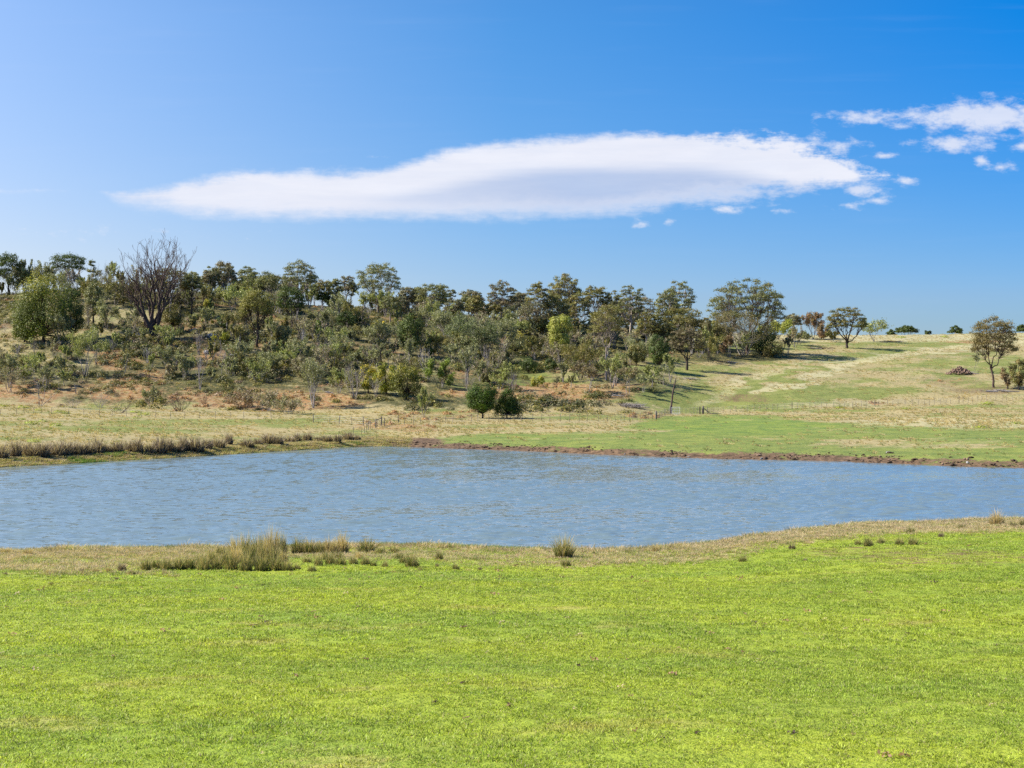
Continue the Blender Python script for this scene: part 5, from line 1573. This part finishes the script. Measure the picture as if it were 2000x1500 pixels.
CREST = [(395, 450, 585, 592, 3, 'left of the high tufted gum'), (450, 560, 588, 598, 5, 'between the tufted gum and the tallest left gum'), (600, 700, 600, 606, 3, 'in the dip of the crest'),
         (760, 880, 618, 632, 6, 'near the round headed gum'), (880, 1040, 630, 644, 8, 'near the tall ragged topped gum'), (1040, 1260, 645, 675, 12, 'inside the centre grove'), (1260, 1420, 668, 690, 8, 'near the spire topped gum')]
for zi, (xa, xb, ra, rb, n, where) in enumerate(CREST):
    rz = random.Random(300 + zi)
    spots = sorted([(xa + (xb - xa) * (i + rz.uniform(.1, .9)) / n, rz.uniform(ra, rb)) for i in range(n)])
    for i, (x, r) in enumerate(spots):
        hp = rz.uniform(42, 74)
        plant('gum', x, r, r - hp, hp * rz.uniform(.5, .85), '%s small loose gum from left, %s' % (ORD[i], where), 'tree', SKY,
              cols=rz.choice([GUM, GUMGREY, GUMBROWN, OLIVE]), nc=rz.randint(16, 26), rc=rz.uniform(.12, .16), cz=rz.uniform(.52, .66), ch=rz.uniform(.34, .46), fork=rz.uniform(.25, .42), lean=rz.uniform(-.2, .2), bark=rz.choice([M_PALE, M_DARK, M_PALE]), low=rz.choice([0, 3, 5]))


def big_bare_tree():
    X, Y, Z = at(299, 660)
    h = 212 * Y / F
    w = 128 * Y / F
    rg = np.random.default_rng(77)
    polys, twigs, tips = [], [], []
    # stems leave the ground together and fan wide, like an upturned hand
    ends = [(-.50, .64, .15), (-.36, .78, -.2), (-.22, .86, .25), (-.05, .93, -.1), (.04, 1.0, .1), (.16, .93, .3), (.28, .88, -.25), (.42, .82, .1), (.52, .86, -.05), (-.30, .55, -.35), (.2, .6, .35)]
    for ex, ez, ey in ends:
        s = np.array([ex * .06 * w, ey * .05 * w, -.4])
        e = np.array([ex * w * .82, ey * w * .7, ez * h * .70])
        c = np.array([ex * w * .30, ey * w * .25, e[2] * .55])
        P = bez(s, c, e, 12)
        P[2:] += rg.normal(0, .012 * h, (10, 3)) * [1, 1, .4]
        r = np.linspace(.0155 * h, .0045 * h, 12) * rg.uniform(.8, 1.1)
        polys.append((P, r))
        for k in range(5, 12):
            for _ in range(1 if k < 8 else 2):
                d = P[min(k, 11)] - P[k - 1]
                d = d / (np.linalg.norm(d) + 1e-6) + rg.normal(0, .38, 3) + [0, 0, .15]
                d /= np.linalg.norm(d)
                grow(rg, P[k], d, h * .115 * rg.uniform(.7, 1.2), r[k] * .6, 3, twigs, tips, .25, .36, .72, (2, 2), .13)
    t = thing('bare_tree', 'big leafless dead tree with many fanning limbs above the left hillside', 'tree', (X, Y, Z), SKY)
    V, Q = tubes(polys, 7)
    link('trunk', mesh('trunk', V, [Q], mat=M_RED, smooth=True), t)
    twigs = [(p, np.maximum(r, .022)) for p, r in twigs]
    V, Q = tubes(twigs, 3)
    k = h * 1.0 / np.percentile(V[:, 2], 99.8)
    V[:, 2] = np.minimum(V[:, 2], V[:, 2])
    link('branches', mesh('branches', V, [Q], mat=M_RED, smooth=True), t)


big_bare_tree()


# ------------------------------------------------------------------ rush tussocks
def tussock_meshes():
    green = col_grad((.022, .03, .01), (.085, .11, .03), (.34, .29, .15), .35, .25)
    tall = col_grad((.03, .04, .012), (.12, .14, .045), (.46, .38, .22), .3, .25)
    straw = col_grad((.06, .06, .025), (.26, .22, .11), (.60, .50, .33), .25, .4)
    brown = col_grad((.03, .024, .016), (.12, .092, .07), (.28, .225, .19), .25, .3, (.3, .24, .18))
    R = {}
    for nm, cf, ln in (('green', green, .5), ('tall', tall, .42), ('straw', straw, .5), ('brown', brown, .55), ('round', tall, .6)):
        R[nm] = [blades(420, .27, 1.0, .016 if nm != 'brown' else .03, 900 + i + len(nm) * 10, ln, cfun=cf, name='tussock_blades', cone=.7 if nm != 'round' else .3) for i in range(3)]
    return R


TM = tussock_meshes()


def tussock(x, base, top, wpx, kind, label, group, k, near):
    X, Y, Z = at(x, base, near)
    h = (base - top) * Y / F * (1.24 + .14 * math.sin(k * 2.3 + x))
    w = wpx * Y / F
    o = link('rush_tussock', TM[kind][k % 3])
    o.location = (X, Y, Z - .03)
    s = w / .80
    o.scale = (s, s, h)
    o.rotation_euler = (0, 0, k * 1.7)
    o['label'] = label
    o['category'] = 'tussock'
    if group:
        o['group'] = group


def build_tussocks():
    front = [(285, 1114, 1088, 26), (305, 1112, 1083, 30), (326, 1114, 1082, 34), (350, 1113, 1080, 32), (372, 1112, 1078, 34), (398, 1115, 1082, 34), (424, 1114, 1078, 34), (452, 1114, 1076, 36), (480, 1115, 1080, 36), (510, 1115, 1080, 36), (538, 1114, 1084, 34), (560, 1114, 1090, 32), (580, 1112, 1096, 20), (609, 1116, 1099, 24), (622, 1105, 1082, 24), (645, 1102, 1078, 28), (665, 1104, 1080, 30), (690, 1102, 1082, 24), (714, 1104, 1084, 26), (729, 1105, 1092, 18), (752, 1108, 1092, 18), (805, 1108, 1080, 36), (787, 1100, 1080, 20), (820, 1114, 1104, 16)]
    middle = [(392, 1104, 1078, 26), (414, 1102, 1070, 34), (440, 1104, 1062, 38), (462, 1102, 1058, 38), (488, 1106, 1062, 40), (512, 1104, 1062, 40), (534, 1104, 1066, 36), (552, 1098, 1070, 30), (600, 1100, 1084, 24), (636, 1094, 1074, 28), (660, 1093, 1070, 30), (700, 1092, 1074, 26), (780, 1092, 1074, 24)]
    back = [(430, 1084, 1064, 26), (462, 1084, 1040, 44), (480, 1092, 1044, 40), (505, 1090, 1040, 42), (530, 1092, 1033, 46), (549, 1082, 1036, 34), (520, 1078, 1050, 40), (583, 1083, 1048, 36), (604, 1084, 1050, 34), (626, 1084, 1052, 34), (646, 1083, 1046, 36), (668, 1081, 1040, 34), (716, 1080, 1050, 44), (744, 1082, 1066, 28), (770, 1080, 1060, 30)]
    for row, nm, knd in ((sorted(front), 'front', ['green', 'green', 'tall']), (middle, 'middle', ['green', 'tall', 'green', 'straw']), (sorted(back), 'back', ['tall', 'straw', 'tall', 'green'])):
        for i, (x, b, t, w) in enumerate(row):
            kd = knd[i % len(knd)]
            if nm == 'back' and x >= 580:
                kd = 'straw' if x in (646, 668) else 'green'
            tussock(x, b, t, w, kd, '%s tussock from left in the %s row of the near rush cluster' % (ORD[i], nm), 'rushes of the near shore cluster', i, True)
    S = [(10, 1123, 1114, 12, 'brown', 'small brown tuft nearest the left edge on the near grass'),
         (98, 1120, 1108, 26, 'straw', 'low straw tuft left of the short rush row on the near shore'),
         (124, 1123, 1112, 16, 'green', 'small dark tuft just right of the low straw tuft'),
         (100, 1143, 1133, 14, 'green', 'small dark green tuft standing out on the lawn at the left'),
         (160, 1119, 1106, 12, 'brown', 'narrow brown tuft at the left end of the short rush row'),
         (186, 1118, 1106, 24, 'straw', 'straw coloured tuft second in the short rush row'),
         (212, 1117, 1103, 24, 'straw', 'straw and green tuft in the middle of the short rush row'),
         (238, 1115, 1098, 20, 'brown', 'dark brown tallest tuft of the short rush row'),
         (258, 1122, 1110, 18, 'green', 'green tuft at the right end of the short rush row'),
         (228, 1132, 1124, 10, 'brown', 'tiny brown tuft below the short rush row'),
         (858, 1094, 1073, 18, 'green', 'dark rush tuft leaning at the right of the big cluster'),
         (890, 1112, 1096, 20, 'green', 'single dark rush tuft on the lawn right of the big cluster'),
         (914, 1114, 1108, 20, 'straw', 'low straw tuft right of the single dark rush tuft'),
         (937, 1114, 1104, 10, 'brown', 'small brown tuft farthest right of the big cluster'),
         (854, 1108, 1098, 10, 'brown', 'tiny brown tuft between the big cluster and the single dark tuft'),
         (1101, 1090, 1040, 44, 'round', 'large ball shaped green tussock standing at the waterline'),
         (1106, 1106, 1086, 26, 'green', 'short dark tussock just below the ball shaped one'),
         (1207, 1088, 1080, 12, 'green', 'small green tuft between the ball shaped tussock and the round right one'),
         (1451, 1097, 1082, 22, 'green', 'round dark green tuft alone on the lawn right of centre'),
         (1547, 1073, 1061, 16, 'brown', 'brown tuft on the dry bank right of centre'),
         (1573, 1096, 1088, 10, 'brown', 'tiny dark brown tuft on the lawn below the dry bank'),
         (1676, 1064, 1051, 18, 'green', 'left small tuft of the right hand rush patch'),
         (1696, 1067, 1045, 24, 'green', 'dark tallest tuft of the right hand rush patch'),
         (1720, 1062, 1047, 22, 'tall', 'olive tuft in the middle of the right hand rush patch'),
         (1757, 1064, 1048, 24, 'green', 'wide tuft in the right half of the right hand rush patch'),
         (1783, 1064, 1044, 24, 'green', 'rightmost dark tuft of the right hand rush patch'),
         (1779, 1041, 1025, 28, 'tall', 'round grey green tuft on the dry bank above the right hand rush patch'),
         (1838, 1049, 1039, 14, 'brown', 'small brown tuft right of the right hand rush patch'),
         (1880, 1032, 1021, 22, 'green', 'low green tuft at the water edge left of the feathery tussock'),
         (1947, 1027, 994, 36, 'straw', 'tall feathery straw topped tussock at the water edge on the right'),
         (1978, 1029, 1014, 26, 'green', 'green rushes just right of the feathery straw topped tussock'),
         (1998, 1028, 1012, 22, 'green', 'green rushes cut by the right edge of the picture'),
         (55, 1084, 1068, 26, 'straw', 'pale dry tussock at the waterline near the left edge'),
         (12, 1082, 1066, 30, 'straw', 'pale dry tussock at the waterline cut by the left edge'),
         (1280, 1079, 1062, 18, 'straw', 'grey straw tuft at the waterline right of the ball shaped tussock'),
         (1185, 1072, 1058, 22, 'green', 'green sedge tuft at the waterline between ball shaped tussock and grey straw tuft')]
    for i, (x, b, t, w, kd, lab) in enumerate(S):
        tussock(x, b, t, w, kd, lab, None, i, True)
    far1 = [(4, 897, 34, 24), (30, 894, 28, 20), (53, 893, 30, 22), (68, 893, 30, 24), (84, 893, 30, 24), (99, 892, 31, 24), (114, 892, 30, 24), (128, 891, 30, 24), (143, 890, 30, 24), (157, 889, 28, 22), (176, 888, 29, 22), (192, 887, 29, 22), (210, 886, 26, 22), (230, 886, 25, 20), (254, 884, 22, 20), (269, 884, 28, 18), (294, 886, 27, 20), (313, 886, 30, 22), (331, 884, 26, 18), (344, 882, 24, 20), (357, 881, 26, 22), (382, 884, 28, 26), (404, 878, 24, 22), (424, 876, 24, 24), (447, 870, 24, 16), (482, 874, 22, 20), (503, 870, 18, 20), (524, 868, 18, 22), (543, 869, 22, 22), (566, 864, 16, 20), (580, 863, 15, 18), (601, 863, 18, 14), (622, 861, 13, 18), (640, 863, 15, 16), (660, 866, 17, 14), (680, 861, 20, 18), (698, 860, 12, 14)]
    for i, (x, b, hh, w) in enumerate(far1):
        tussock(x, b, b - hh * (.98 + .15 * math.sin(i * 1.9)), w * (1.45 + .25 * math.sin(i * 3.1)), 'brown', '%s brown tussock from left in the row on the far bank' % ORD[i], 'brown tussocks on the far left bank', i, False)
    # bright green sedge clumps on the far left flat
    B = [(5, 794, 'bright green clump cut by the left edge at the hill foot'), (42, 820, 'bright green clump alone at left on the far flat, nearest the fence stakes'), (64, 829, 'bright green clump touching the orange bracken patch on the far flat'),
         (86, 824, 'yellow green clump just right of the orange bracken patch on the far flat'), (110, 832, 'rightmost bright green clump of the group beside the orange patch'), (76, 802, 'bright green clump under the leafless leaning shrub'),
         (45, 797, 'low green clump left of the leafless leaning shrub'), (230, 802, 'bright green clump below the brown reddish brush'), (265, 806, 'bright green clump right of the brown reddish brush'), (266, 817, 'lowest of the three bright clumps below the thin grey green shrub'),
         (282, 812, 'upper right of the three bright clumps below the thin grey green shrub'), (68, 864, 'bright green clump near the bank tussocks at the left'), (115, 806, 'green clump between the leaning shrub and the low grey brush'), (130, 808, 'dark green clump at the foot of the low grey brush')]
    pm = [leafball(950 + i, .6, .5, 150, .12, [(.20, .27, .025), (.14, .21, .02), (.26, .31, .04)]) for i in range(3)]
    for i, (x, b, lab) in enumerate(B):
        X, Y, Z = at(x, b)
        o = link('sedge_clump', pm[i % 3])
        o.location = (X, Y, Z - .05)
        s = [1.2, .9, 1.4, 1.1][i % 4]
        o.scale = (s * 1.3, s, s * .8)
        o['label'] = lab
        o['category'] = 'plant'
        o['group'] = 'bright green clumps on the far flat'
    R = [(1640, 797, 1.4, 'olive clump right below the middle of the long wire fence'), (1770, 800, 1.3, 'green clump below the fence left of the green patch on the pasture'), (1930, 790, 2.0, 'largest bright green clump beside the right end of the long fence'),
         (1915, 836, 1.4, 'dark green clump low on the pasture, lower right'), (1985, 828, 1.2, 'dark green clump at the right edge of the pasture'), (1845, 659, 2.2, 'green clump in the pale grass near the right crest'), (1760, 660, 2.2, 'green clump in the pale grass below the distant flat gum')]
    for i, (x, b, s, lab) in enumerate(R):
        X, Y, Z = at(x, b)
        o = link('sedge_clump', pm[i % 3])
        o.location = (X, Y, Z - .05)
        o.scale = (s * 1.3, s, s * .6)
        o['label'] = lab
        o['category'] = 'plant'
        o['group'] = 'green clumps on the right pasture'


build_tussocks()


# ------------------------------------------------------------------ fences, gate, dead wood, stones
def post_mesh(nm, h, r, m, sides=6):
    V, Q = tubes([(np.array([[0, 0, -.3], [0, 0, h * .5], [0, 0, h]]), np.array([r, r, r * .9]))], sides)
    top = np.array([[0, 0, h + .01]])
    n = len(V)
    V = np.concatenate([V, top])
    T = np.array([[n - sides + i, n - sides + (i + 1) % sides, n] for i in range(sides)])
    return mesh(nm, V, [Q, T], mat=m)


def fence(label, pts, n, group=None, wood_every=0, h=1.0, r=.026, wires=4, nearside=False):
    P = [at(x, y, nearside) for x, y in pts]
    P = np.array(P)
    L = np.concatenate([[0], np.cumsum(np.linalg.norm(np.diff(P[:, :2], axis=0), axis=1))])
    t = thing('wire_fence', label, 'fence', tuple(P[0]), group)
    ss = np.linspace(0, L[-1], n)
    rg = np.random.default_rng(int(abs(P[0, 0]) * 10))
    thin = post_mesh('post', h, r, M_POST)
    thick = post_mesh('post', h * 1.15, r * 2.2, M_POST)
    tops = []
    for i, s in enumerate(ss):
        s = s + (rg.normal(0, .15) if 0 < i < n - 1 else 0)
        x = np.interp(s, L, P[:, 0])
        y = np.interp(s, L, P[:, 1])
        z = float(ground_z(x, y))
        big = wood_every and i % wood_every == 0
        o = link('post', thick if big else thin, t)
        o.location = (x - P[0, 0], y - P[0, 1], z - P[0, 2])
        o.rotation_euler = (rg.normal(0, .04), rg.normal(0, .05), rg.uniform(0, 6))
        o.scale = (1, 1, rg.uniform(.88, 1.08))
        tops.append((x - P[0, 0], y - P[0, 1], z - P[0, 2]))
    tops = np.array(tops)
    for k in range(wires):
        hh = h * (.25 + .7 * k / max(1, wires - 1))
        V, Q = tubes([(tops + [0, -.04, hh], np.full(n, .008))], 3)
        link('wire', mesh('wire', V, [Q], mat=M_STEEL), t)
    return t


fence('long low wire fence with thin stakes crossing the right pasture from the gate', [(1381, 808), (1440, 804), (1520, 800), (1600, 797), (1700, 795), (1800, 792), (1891, 787), (1930, 783), (2040, 779)], 60, 'farm fences across the water', wood_every=14)
fence('wire fence running left from the gate below the bushes to the round dark bushes', [(1310, 810), (1281, 819), (1200, 824), (1100, 824), (1010, 823), (880, 826), (790, 830)], 52, 'farm fences across the water', wood_every=0, h=1.0)
fence('short fence of thick posts on the far meadow above the end of the pond', [(612, 826), (652, 827), (673, 829), (704, 831), (745, 834), (778, 828)], 9, 'farm fences across the water', wood_every=2)
fence('short row of thin stakes near the water at the left end of the mud', [(690, 852), (698, 852), (704, 851), (710, 848), (723, 838)], 6, 'farm fences across the water')
fence('thin stakes of a fence at the left edge below the hill', [(-30, 812), (8, 812), (22, 812), (92, 808), (200, 812), (340, 818), (440, 816), (530, 820)], 22, 'farm fences across the water', h=.9, r=.028, wires=2)


def gate():
    x0, y0, z0 = at(1311, 810)
    x1, y1, z1 = at(1328, 810)
    ang = math.atan2(y1 - y0, x1 - x0)
    L = math.hypot(x1 - x0, y1 - y0)
    t = thing('farm_gate', 'small pale steel farm gate at the foot of the leaning pole', 'gate', (x0, y0, z0), None, ang)
    r = .035
    H = 1.15
    V, Q = tubes([(np.array([[.1, 0, .12], [L, 0, .12]]), np.array([r, r])), (np.array([[.1, 0, H], [L, 0, H]]), np.array([r, r])),
                  (np.array([[.1, 0, .12], [.1, 0, H]]), np.array([r, r])), (np.array([[L, 0, .12], [L, 0, H]]), np.array([r, r]))], 6)
    link('gate_frame', mesh('gate_frame', V, [Q], mat=M_STEEL), t)
    for k in range(3):
        z = .12 + (H - .12) * (k + 1) / 4
        V, Q = tubes([(np.array([[.1, 0, z], [L, 0, z]]), np.array([.018, .018]))], 5)
        link('rail', mesh('rail', V, [Q], mat=M_STEEL), t)
    for k in range(2):
        xx = .1 + (L - .1) * (k + 1) / 3
        V, Q = tubes([(np.array([[xx, .02, .12], [xx, .02, H]]), np.array([.018, .018]))], 5)
        link('upright', mesh('upright', V, [Q], mat=M_STEEL), t)
    # second leaf of wire netting on to the strainer post
    x2, y2, z2 = at(1366, 808)
    t2 = thing('wire_gate', 'low wire gate between the steel gate and the braced strainer post', 'gate', (x1, y1, z1))
    d = np.array([x2 - x1, y2 - y1, z2 - z1])
    for k in range(4):
        V, Q = tubes([(np.array([[.1, 0, .25 + k * .25], d + [0, 0, .25 + k * .25]]), np.array([.009, .009]))], 3)
        link('wire', mesh('wire', V, [Q], mat=M_STEEL), t2)
    st = post_mesh('stake', 1.05, .025, M_POST)
    for k in range(5):
        o = link('stake', st, t2)
        o.location = tuple(d * (k + .5) / 5)
    # strainer posts with a diagonal brace
    x3, y3, z3 = at(1373, 809)
    t3 = thing('strainer_post', 'thick strainer post with a diagonal brace beside the gate', 'post', (x3, y3, z3))
    link('post', post_mesh('post', 1.25, .16, M_POST, 8), t3)
    V, Q = tubes([(np.array([[.1, 0, .95], [1.1, 0.02, .12]]), np.array([.06, .06]))], 6)
    link('brace', mesh('brace', V, [Q], mat=M_POST), t3)
    x4, y4, z4 = at(1367, 809)
    o = link('gate_post', post_mesh('gate_post', 1.2, .09, M_DARK, 8))
    o.location = (x4, y4, z4)
    o['label'] = 'dark post just left of the thick strainer post'
    o['category'] = 'post'
    V, Q = tubes([(np.array([[-1.2, 0, .06], [0, .05, .09], [1.3, .02, .06]]), np.array([.06, .07, .05]))], 7)
    x5, y5, z5 = at(1395, 809)
    o = link('fallen_log', mesh('fallen_log', V, [Q], mat=M_POST, smooth=True))
    o.location = (x5, y5, z5)
    o['label'] = 'dark log lying on the grass right of the strainer post'
    o['category'] = 'log'
    x6, y6, z6 = at(1281, 819)
    o = link('fence_post', post_mesh('fence_post', 1.2, .11, M_POST, 8))
    o.location = (x6, y6 - .3, z6)
    o['label'] = 'thick post standing left of the gate at the green corner'
    o['category'] = 'post'
    x7, y7, z7 = at(1311, 809)
    o = link('gate_post', post_mesh('gate_post', 1.3, .1, M_POST, 8))
    o.location = (x7 - .15, y7, z7)
    o['label'] = 'weathered post carrying the pale steel gate'
    o['category'] = 'post'


gate()


def h_frame():
    x0, y0, z0 = at(734, 836)
    x1, y1, z1 = at(745, 832)
    t = thing('rail_frame', 'little wooden frame of two posts and a rail above the pond end', 'fence', (x0, y0, z0))
    link('post', post_mesh('post', 1.1, .09, M_POST), t)
    o = link('post', post_mesh('post', 1.2, .09, M_POST), t)
    o.location = (x1 - x0, y1 - y0, z1 - z0)
    V, Q = tubes([(np.array([[0, 0, .95], [x1 - x0, y1 - y0, z1 - z0 + 1.0]]), np.array([.05, .05]))], 6)
    link('rail', mesh('rail', V, [Q], mat=M_POST), t)


h_frame()


def pole():
    x, y, z = at(1311, 808)
    h = 70 * y / F
    rg = np.random.default_rng(5)
    p = np.array([[0, 0, -.3], [.12, 0, h * .3], [.33, .05, h * .6], [.62, .0, h * .85], [.8, 0, h]])
    t = thing('dead_tree_pole', 'tall thin dead tree pole leaning right above the gate', 'pole', (x, y + .5, z))
    V, Q = tubes([(p, np.array([.17, .15, .13, .10, .06]))], 7)
    link('trunk', mesh('trunk', V, [Q], mat=M_RED, smooth=True), t)
    tw = [(bez(p[4], p[4] + [.1, 0, .4], p[4] + [-.3, 0, .9], 5), np.linspace(.04, .015, 5)), (bez(p[3], p[3] + [.3, 0, .3], p[3] + [.7, .1, .8], 5), np.linspace(.04, .015, 5)), (bez(p[3], p[3] + [-.2, 0, .3], p[3] + [-.3, .1, .5], 5), np.linspace(.03, .015, 5))]
    V, Q = tubes(tw, 5)
    link('branches', mesh('branches', V, [Q], mat=M_GREY, smooth=True), t)


pole()


def dead_wood(x, base, wpx, hpx, label, m=M_GREY, n=60, name='brush_pile', cat='brush pile', logs=3, seed=1):
    X, Y, Z = at(x, base)
    w, h = wpx * Y / F, hpx * Y / F
    rg = np.random.default_rng(seed)
    t = thing(name, label, cat, (X, Y, Z))
    if n:
        tw = []
        for _ in range(n):
            a = np.array([rg.uniform(-.45, .3) * w, rg.uniform(-.25, .25) * w, rg.uniform(0, .45) * h])
            d = np.array([rg.uniform(-.3, .3) * w, rg.uniform(-.2, .2) * w, rg.uniform(-.1, .5) * h])
            tw.append((bez(a, a + d * .5 + rg.normal(0, .05 * w, 3) * [1, 1, .2], a + d, 4), np.linspace(.035, .012, 4)))
        V, Q = tubes(tw, 3)
        V[:, 2] = np.maximum(V[:, 2], -.05)
        link('twigs', mesh('twigs', V, [Q], mat=m, smooth=True), t)['kind'] = 'stuff'
    for k in range(logs):
        a = np.array([rg.uniform(-.4, .1) * w, rg.uniform(-.2, .2) * w, rg.uniform(.05, .4) * h])
        e = a + np.array([rg.uniform(.3, .6) * w, rg.uniform(-.1, .1) * w, -a[2] * .8])
        V, Q = tubes([(bez(a, (a + e) / 2 + [0, 0, .05 * h], e, 6), np.linspace(.09, .05, 6) * rg.uniform(.8, 1.5))], 6)
        link('log', mesh('log', V, [Q], mat=M_WHITE if k == 0 else m, smooth=True), t)


dead_wood(1236, 796, 56, 14, 'grey heap of cut brush with a pale log on the meadow left of the pole', n=220, seed=2)
dead_wood(1418, 709, 44, 9, 'fallen dark logs and stumps under the left side of the largest spreading gum', M_RED, 30, 'log_heap', 'log pile', 5, 3)
dead_wood(1885, 730, 46, 8, 'fallen grey branches lying just below the heap of stones', M_GREY, 40, 'fallen_branches', 'branches', 3, 4)
dead_wood(1951, 765, 70, 8, 'dead branches scattered round the foot of the single pasture gum', M_GREY, 40, 'fallen_branches', 'branches', 4, 5)
dead_wood(644, 770, 26, 14, 'bleached fallen branch leaning at the hill foot right of the upright shrub', M_WHITE, 6, 'fallen_branches', 'branches', 2, 6)
dead_wood(272, 664, 26, 40, 'white dead branches lying left of the foot of the big bare tree', M_WHITE, 8, 'fallen_branches', 'branches', 2, 8)
dead_wood(1745, 668, 44, 4, 'dark fallen timber below the right crest left of the green clump', M_RED, 40, 'fallen_branches', 'branches', 3, 9)
dead_wood(1605, 682, 60, 6, 'brown stumps and fallen timber left of the low forking gum', M_RED, 60, 'log_heap', 'log pile', 4, 10)
dead_wood(1192, 774, 60, 7, 'pale sticks fallen round the crooked bare tree', M_WHITE, 30, 'fallen_branches', 'branches', 2, 11)
dead_wood(1345, 741, 40, 6, 'grey fallen sticks on the grass under the fine branched dome tree', M_GREY, 40, 'fallen_branches', 'branches', 2, 12)


def rock_mesh(seed, m):
    rg = np.random.default_rng(seed)
    import bmesh
    bm = bmesh.new()
    bmesh.ops.create_icosphere(bm, subdivisions=2, radius=.5)
    ax = rg.normal(size=(7, 3))
    ax /= np.linalg.norm(ax, axis=1, keepdims=True)
    cut = rg.uniform(.26, .42, 7)
    for v in bm.verts:
        p = np.array(v.co)
        for a, c in zip(ax, cut):
            d = p @ a
            if d > c:
                p = p - a * (d - c)
        v.co = p + rg.normal(0, .008, 3)
    me = bpy.data.meshes.new('stone')
    bm.to_mesh(me)
    bm.free()
    me.materials.append(m)
    return me


def stones():
    X, Y, Z = at(1874, 731)
    w, h = 56 * Y / F, 17 * Y / F
    rg = np.random.default_rng(12)
    ms = [rock_mesh(40 + i, M_STONE) for i in range(5)]
    t = thing('stone_heap', 'heap of rusty brown field stones on the right pasture', 'stone heap', (X, Y, Z))
    for i in range(150):
        u, v = rg.normal(0, .24), rg.normal(0, .22)
        u, v = np.clip([u, v], -.5, .5)
        hh = max(0, 1 - math.hypot(u, v) * 2.0) ** .8 * h * .85
        o = link('stone', ms[i % 5], t)
        o.location = (u * w, v * w * .7, rg.uniform(.5, 1) * hh)
        s = rg.uniform(.28, .62)
        o.scale = (s * 1.3, s, s * .75)
        o.rotation_euler = tuple(rg.uniform(0, 6, 3))
    mg = [rock_mesh(60 + i, M_LICH) for i in range(4)]
    for i, (x, b, s, lab) in enumerate([(412, 660, 1.9, 'grey lichen covered boulder half hidden on the slope left of the large lumpy tree'), (380, 648, 1.5, 'grey boulder on the slope right of the rounded mid green tree'), (404, 690, 1.2, 'pale grey rock above the small leafless tree'),
                                        (455, 696, 1.3, 'grey rock below the trunk of the large lumpy tree'), (1488, 897, .3, 'dark stone on the muddy far shore right of centre'), (1220, 888, .2, 'white stone at the far waterline'), (1345, 893, .2, 'small white stone on the far waterline below the gate'),
                                        (1735, 885, .35, 'dark clod on the far bank at the right'), (1890, 905, .3, 'grey stone on the far bank near the right edge')]):
        X, Y, Z = at(x, b, False)
        o = link('boulder' if s > 1 else 'shore_stone', mg[i % 4])
        o.location = (X, Y, Z + s * .1)
        o.scale = (s * 1.7, s, s * .8)
        o.rotation_euler = (0, 0, i)
        o['label'] = lab
        o['category'] = 'rock'


stones()
